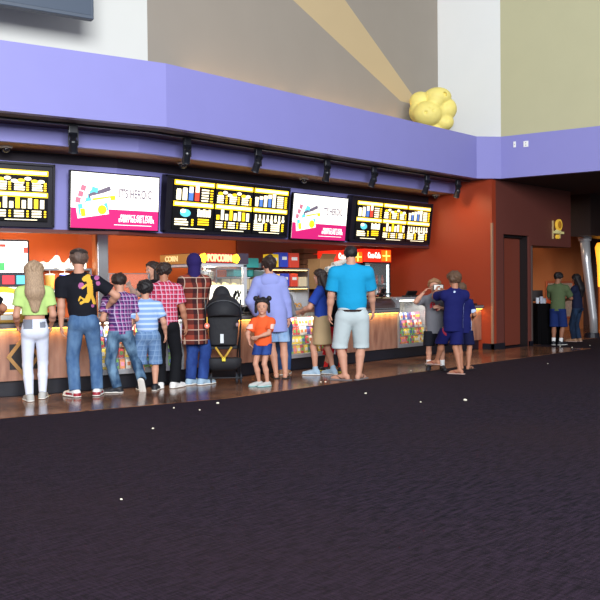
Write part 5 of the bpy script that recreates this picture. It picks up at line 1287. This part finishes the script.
# 1 woman in lime top
def pocket(c):
    return 1 if (c[1] < -.02 and -.135 < c[0] < -.035 and .87 < c[2] < 1.0) or (c[1] < -.02 and .05 < c[0] < .12 and .88 < c[2] < .95) else 0
person(36, 400.5, 262, 3, 'blonde woman in a cropped lime shirt and white jeans at the counter', FAIR, ('long', H_BLOND, .66),
       dict(mat=LIME, hem=.615, sleeve=.62, loose=1.08, off=.012), dict(kind='long', mat=[WJ, PKT], off=.009, waist=.10, cuff=.022, paint=pocket),
       dict(kind='shoe', mat=SH_G, sole=RUBW), sw=.108, hipw=.047, hf=.145, limb=.96, feet=((-.045, -.05, 0, 12), (.05, .06, 0, -14)),
       hands=((-.115, .12, .535), (.12, .11, .525)), poles=((-.2, -1, 0), (.2, -1, 0)), hturn=-4)
# 2 teenager in black tiger shirt
def tiger(c, k):
    H = k['H']; x = c[0]/H/1.35; z = .722+(c[2]/H-.722)/1.5
    if c[1] > -.03: return 0
    def seg(x0, z0, x1, z1, r):
        dx, dz = x1-x0, z1-z0; t = max(0, min(1, ((x-x0)*dx+(z-z0)*dz)/(dx*dx+dz*dz))); return math.hypot(x-x0-t*dx, z-z0-t*dz) < r
    ox, oz = .018, .725
    for s in ((.0, .05, .012, .03, .013), (.012, .03, .014, -.02, .013), (.014, -.02, -.002, -.05, .012), (-.002, -.05, -.03, -.062, .006), (.02, -.03, .032, -.062, .007), (-.01, -.05, -.034, -.035, .004), (-.012, .045, .004, .055, .012), (.0, .02, -.022, .005, .005), (-.034, -.035, -.04, -.05, .004)):
        if seg(ox+s[0], oz+s[1], ox+s[2], oz+s[3], s[4]): return 1
    for px_, pz_, r in ((-.028, .015, .014), (.045, .05, .012), (.052, .025, .010), (.024, -.075, .007), (.045, -.03, .006), (.022, .068, .009)):
        if math.hypot(x-ox-px_, z-oz-pz_) < r: return 2
    return 0
r2, k2 = person(86, 397, 249, -6, 'tall teenager in a black tiger-print t-shirt and blue jeans', FAIR, ('buzz', H_FADE),
       dict(mat=[BLK, TIGY, TIGP], hem=.545, sleeve=.66, loose=1.12, off=.018, paint=tiger, res=.0075), dict(kind='long', mat=DEN, off=.016, cuff=.03, waist=.10),
       dict(kind='shoe', mat=[SH_W, SH_R], paint=sw_paint), sw=.128, hf=.15, feet=((-.07, -.01, 0, 40), (.072, .03, 0, -8)),
       hands=((-.155, .0, .47), (.14, .10, .60)), poles=((-.2, -1, 0), (1, -.35, -.1)), lean=(-.032, 0), hturn=14)
w_ = k2['wr'][0]; mb = MB(); mb.path([tuple(w_+v3(.021*math.cos(q), .021*math.sin(q), .012)) for q in [2*PI*j/12 for j in range(13)]], .007, 6); mb.build('wristband', SCR_BLACK, r2, smooth=True)
T2 = Sdf(.012); T2.ell(k2['hp'](0, -.02, .20), (.405*k2['L'], .42*k2['L'], .21*k2['L'])); add_mesh('hair_top', [T2.mesh(.008)], H_DB, r2)
# 3 boy in purple plaid, one foot kicked back
person(121, 393, 273.5, 14, 'boy in a purple plaid shirt and faded jeans, one foot crossed behind', FAIR, ('short', H_DB),
       dict(mat=PURP, hem=.49, sleeve=.7, loose=1.1, off=.02), dict(kind='long', mat=DENR, off=.018, cuff=.03), dict(kind='shoe', mat=SH_D, sole=RUBW),
       sw=.118, hf=.148, feet=((-.03, .0, 0, 65), (.165, -.06, .055, -30, 1.05, .6)), hands=((-.12, .12, .58), (.12, .14, .58)), lean=(.005, .02), hpitch=-12)
# 4 boy in blue stripes
person(149, 391, 281, 4, 'boy in a light blue striped t-shirt and checked blue shorts, seen from behind', FAIR, ('mop', H_BLK),
       dict(mat=STR, hem=.535, sleeve=.72, loose=1.15, off=.022), dict(kind='shorts', mat=SHB, off=.02, end=.235, hem=.062), dict(kind='shoe', mat=SH_D, sole=RUBW, sock=BLK, sockh=.1),
       sw=.118, hf=.155, hipw=.058, feet=((-.06, .03, 0, 15), (.055, -.01, 0, -20)), hands=((-.145, .1, .55), (.16, .03, .5)), lean=(-.02, 0))
# 6 teenager in red plaid
person(167, 388.5, 263, -3, 'teenager in a red plaid short-sleeved shirt and black trousers, seen from behind', TAN, ('short', H_DB),
       dict(mat=REDP, hem=.50, sleeve=.7, loose=1.12, off=.02), dict(kind='long', mat=BLKT, off=.02, cuff=.036), dict(kind='shoe', mat=SH_W),
       sw=.115, hf=.14, feet=((-.05, .0, 0, 5), (.06, .0, 0, -38)), hands=((-.14, .1, .55), (.155, .04, .485)), lean=(-.012, 0), hturn=8)
# 7 person in purple hood and flannel
person(195.5, 385.5, 254.5, 6, 'person in a purple knit hood and a long rust flannel shirt', TAN, ('hood', HOODP),
       dict(mat=FLAN, hem=.315, sleeve=1.92, loose=1.06, off=.018, flare=1.04), dict(kind='long', mat=DENB, off=.018, cuff=.03), dict(kind='shoe', mat=SH_LB),
       sw=.10, hf=.135, fat=1.0, feet=((-.035, .02, 0, -50), (.055, .0, 0, -55)), hands=((-.04, .19, .60), (.06, .19, .58)), poles=((-.15, -1, -.5), (.15, -1, -.5)), hturn=10)
# 10 little girl
def ocuff(c, k):
    return 1 if abs(c[0]) > .105*k['H'] and c[2] < k['zs']-.055*k['H'] and c[2] > k['zs']-.105*k['H'] and c[1] < .12 else 0
person(263.5, 386.5, 298.5, 168, 'little girl in an orange t-shirt and blue shorts with two hair buns, facing us', FAIR, ('buns', H_BLK),
       dict(mat=[ORNG, CUFFW], hem=.46, sleeve=.75, loose=1.1, off=.02, paint=ocuff), dict(kind='shorts', mat=DENB, off=.014, end=.36, hem=.062), dict(kind='shoe', mat=SH_G, sole=mat('sole_aqua', (150, 205, 205), rough=.6)),
       sw=.112, hf=.19, leg=.47, limb=1.0, feet=((-.05, .02, 0, -48), (.05, .0, 0, -55)), hands=((.02, .17, .57), (.13, .12, .50)), poles=((-1, -.2, -.6), (1, -.5, -.3)), hturn=6)
# 11 woman in lavender hoodie
r11, k11 = person(277, 379, 257, 5, 'woman in a lavender hoodie and pale denim shorts, standing behind the little girl', FAIR, ('highbun', H_DB),
       dict(mat=LAV, hem=.385, sleeve=1.9, loose=1.15, off=.024, flare=1.06, name='hoodie'), dict(kind='shorts', mat=DENL, off=.012, end=.30, hem=.058), dict(kind='flipflop', sole=SOLD, mat=SCR_BLACK),
       sw=.11, hf=.135, feet=((-.005, .02, 0, 0), (.07, .0, 0, -15)), hands=((-.15, .08, .52), (.12, .06, .42)), poles=((-1, -.6, 0), (1, -.6, 0)), lean=(-.05, .02), hturn=18)
Hh = Sdf(.02); q = k11['upc']; Hh.ell(q+v3(0, -.07, .0), (.15, .06, .11)); add_mesh('hood', [Hh.mesh(.011)], LAV, r11)
# 12 mostly hidden person in dark jeans
person(284, 375, 277, 0, 'mostly hidden person in dark jeans in front of the woman in lavender', FAIR, ('short', H_DB),
       dict(mat=GRYT, hem=.52, sleeve=1.9, loose=1.0, off=.014), dict(kind='long', mat=DEND, off=.01, cuff=.028), dict(kind='shoe', mat=SH_T, sole=RUBW),
       sw=.10, hf=.14, feet=((-.03, .0, 0, 10), (.035, .03, 0, -10)), hands=((-.08, .16, .6), (.08, .16, .6)), lean=(-.035, .0))
# 13 girl in blue t-shirt
person(322, 375, 270, 72, 'dark-haired woman in a blue t-shirt and khaki skirt facing left', FAIR, ('long', H_DB, .70),
       dict(mat=BLUT, hem=.535, sleeve=.75, loose=1.05, off=.016), dict(kind='skirt', mat=KHAK, end=.29, flare=.118, name='skirt'), dict(kind='shoe', mat=SH_LB, sole=RUBW, high=1),
       sw=.105, hf=.138, feet=((-.05, .05, 0, 10), (.03, -.10, 0, -15)), hands=((-.07, .20, .60), (.06, .19, .60)), poles=((-1, -1, -.4), (.3, -1, -.4)), hpitch=-4)
# 14 partly hidden kid in red shorts
person(338, 372.5, 286, 20, 'child in red shorts and red socks partly hidden by the big man', FAIR, ('short', H_DB),
       dict(mat=BLK, hem=.50, sleeve=.8, loose=1.1, off=.02), dict(kind='shorts', mat=REDS, off=.026, end=.20, hem=.064), dict(kind='shoe', mat=SH_D, sole=SH_Y, sock=SOCKR, sockh=.35),
       sw=.115, hf=.155, feet=((-.12, .1, 0, 20), (.03, .0, 0, -30)), hands=((-.14, .1, .55), (.14, .1, .55)))
# 15 big man
def beltp(c): return 0
r15, k15 = person(353, 380.5, 246.5, 4, 'big man in a bright turquoise t-shirt and pale grey cargo shorts, seen from behind', FAIR, ('buzz', H_BLK),
       dict(mat=TURQ, hem=.525, sleeve=.8, loose=1.06, off=.02), dict(kind='shorts', mat=STONE, off=.026, end=.235, hem=.06, waist=.075), dict(kind='flipflop', sole=mat('sole_grey', (120, 112, 112), rough=.7), mat=SOLD),
       sw=.135, hipw=.058, hf=.125, fat=1.26, limb=1.1, leg=.47, feet=((-.06, .0, 0, 62), (.045, .02, 0, -30)), hands=((-.175, .05, .44), (.168, .12, .50)), poles=((-1, -.7, 0), (.8, -1, 0)), lean=(-.008, 0))
H_ = k15['H']; w = k15['wst']; z = .521*H_; mb = MB(); pts = [(w[0]*.8+(.104*H_)*math.cos(q), (.079*H_)*math.sin(q)+w[1], z) for q in [2*PI*j/40 for j in range(41)]]
vs = []; fs = []
for (x, y, z_) in pts[:-1]: vs += [(x*1.05, y*1.07, z-.014), (x*1.05, y*1.07, z+.014), (x*.9, y*.9, z+.014), (x*.9, y*.9, z-.014)]
for j in range(40):
    a_ = 4*j; b_ = 4*((j+1) % 40); fs += [(a_, b_, b_+1, a_+1), (a_+1, b_+1, b_+2, a_+2), (a_+3, a_+2, b_+2, b_+3), (a_, a_+3, b_+3, b_)]
mb.add(vs, fs); mb.build('belt', BELT, r15)
# 16 boy in grey shirt facing us
def redprint(c, k):
    H = k['H']; x, z = c[0]/H, c[2]/H-.70
    return 1 if c[1] > .03 and abs(x) < .055 and abs(z-.02*math.sin(x*60)) < .03 and (math.sin(x*190)+math.sin(z*260+x*90) > -.7) else 0
r16, k16 = person(435, 370, 279.5, 184, 'boy in a grey t-shirt with red print shading his face', FAIR, ('mop', H_SB),
       dict(mat=[GRYT, REDPR], hem=.40, sleeve=.8, loose=1.15, off=.024, paint=redprint, flare=1.04, res=.0085), dict(kind='shorts', mat=BLK, off=.024, end=.27, hem=.066), dict(kind='shoe', mat=SH_D, sole=SOLD, sock=SOCKW, sockh=.34),
       sw=.12, hf=.152, hipw=.056, feet=((-.08, .02, 0, 10), (.07, .0, 0, -8)), hands=((-.05, .16, .69), (.12, .13, .86)), poles=((-1, -.3, -.6), (1, .2, -.9)), lean=(-.0, 0), hturn=-10)
# 17 boy in blue jersey holding a phone
def jersey(c, k): return 1 if (c[0] > .085*k['H'] and c[2] < k['zs']-.11*k['H'] and abs(c[1]) < .05) or math.hypot(c[0]/k['H']-.0, c[2]/k['H']-(k['zs']/k['H']-.0)) < .010 else 0
def piping(c): return 1 if abs(c[1]-.0) < .012 and abs(c[0]) > .1 else 0
r17, k17 = person(453, 374, 272, 22, 'boy in a blue jersey and shorts holding up a phone', TAN, ('mop', H_BR),
       dict(mat=[NAVY, JW], hem=.415, sleeve=.78, loose=1.12, off=.022, paint=jersey), dict(kind='shorts', mat=[NAVY, PIP], off=.024, end=.285, hem=.066, paint=piping), dict(kind='flipflop', sole=SOLT, mat=mat('strap_red', (150, 50, 50), rough=.6)),
       sw=.118, hf=.15, feet=((-.075, .30, 0, 40), (.045, -.06, 0, 45)), hands=((-.07, .25, .82), (.02, .26, .81)), poles=((-1, -.2, -.9), (1, .0, -.8)), lean=(.02, .0), hturn=8)
wl = (k17['wr'][0]+k17['wr'][1])/2+v3(-.01, .06, .05)
P3 = Matrix.Translation(r17.location) @ Matrix.Rotation(r17.rotation_euler.z, 4, "Z") @ Vector(tuple(wl))
t = empty('phone', P3, r17.rotation_euler.z, 'dark phone held up by the boy in the blue jersey', 'phone')
mb = MB(); mb.rbox(-.085, .085, -.005, .005, -.045, .045, .004); mb.build('phone_body', SCR_BLACK, t); mb = MB(); mb.box(-.075, .075, -.0065, -.005, -.038, .038); mb.build('phone_screen', emis('phone_lit', (200, 200, 195), .35), t)
# 18 hidden friend
person(464, 370, 283, -4, 'friend in navy shorts mostly hidden behind the boy with the phone', TAN, ('short', H_BR),
       dict(mat=[NAVY, JW], hem=.42, sleeve=.78, loose=1.05, off=.016, paint=jersey), dict(kind='shorts', mat=NAVY2, off=.02, end=.285, hem=.062), dict(kind='flipflop', sole=SOLD, mat=SOLD),
       sw=.105, hf=.15, feet=((-.03, .03, 0, 20), (.05, .0, 0, -25)), hands=((-.10, .2, .62), (.10, .2, .6)), poles=((-1, -1, 0), (.4, -1, -.4)), lean=(-.03, .02))
# 19, 20 couple at the black table
person(558, 345.5, 272.5, -14, 'boy in a green t-shirt and blue shorts at the black table', BRN, ('short', H_BLK),
       dict(mat=GREENT, hem=.47, sleeve=.8, loose=1.1, off=.02), dict(kind='shorts', mat=BLUS, off=.022, end=.25, hem=.062), dict(kind='shoe', mat=SH_D, sole=RUBW, sock=SOCKW, sockh=.28),
       sw=.12, hf=.145, feet=((-.06, .0, 0, 15), (.03, .02, 0, -25)), hands=((-.02, .2, .63), (.06, .2, .62)), poles=((-1, -.5, -.5), (1, -.5, -.5)), hpitch=-22, hturn=-10, lean=(0, .015))
person(577.5, 342, 274.5, 62, 'woman with long dark hair in a navy top and jeans beside the boy in green', BRN, ('long', H_BLK, .68),
       dict(mat=DNAVY, hem=.47, sleeve=.9, loose=1.08, off=.018), dict(kind='long', mat=DENN, off=.012, cuff=.03), dict(kind='shoe', mat=SH_T, sole=SOLT),
       sw=.11, hf=.14, feet=((-.05, .03, 0, 10), (.05, .0, 0, -10)), hands=((-.03, .2, .64), (.05, .2, .62)), poles=((-1, -.6, -.4), (.6, -1, -.4)), hpitch=-14)
# 21 person cut by the left edge
person(-29, 407, 262, -18, 'person in a dark t-shirt cut off by the left edge, one elbow showing', TAN, ('short', H_DB),
       dict(mat=BLK, hem=.52, sleeve=.75, loose=1.1, off=.02), dict(kind='long', mat=DEND, off=.014), dict(kind='shoe', mat=SH_D), sw=.12,
       hands=((-.12, .15, .58), (.14, .18, .62)), poles=((-1, -1, 0), (1, -.5, -.2)))
# 22 employee behind the counter
person(154, 0, 262, 118, 'dark-haired employee behind the counter, head beside the red plaid shirt', FAIR, ('longf', H_DB, .78),
       dict(mat=BLK, hem=.52, sleeve=.75, loose=1.0, off=.016), dict(kind='long', mat=BLKT, off=.012), dict(kind='shoe', mat=SH_D), sw=.105, F=12.0,
       hands=((-.12, .1, .55), (-.02, .24, .80)), poles=((-1, -1, 0), (.6, -.2, -1)), hf=.14)
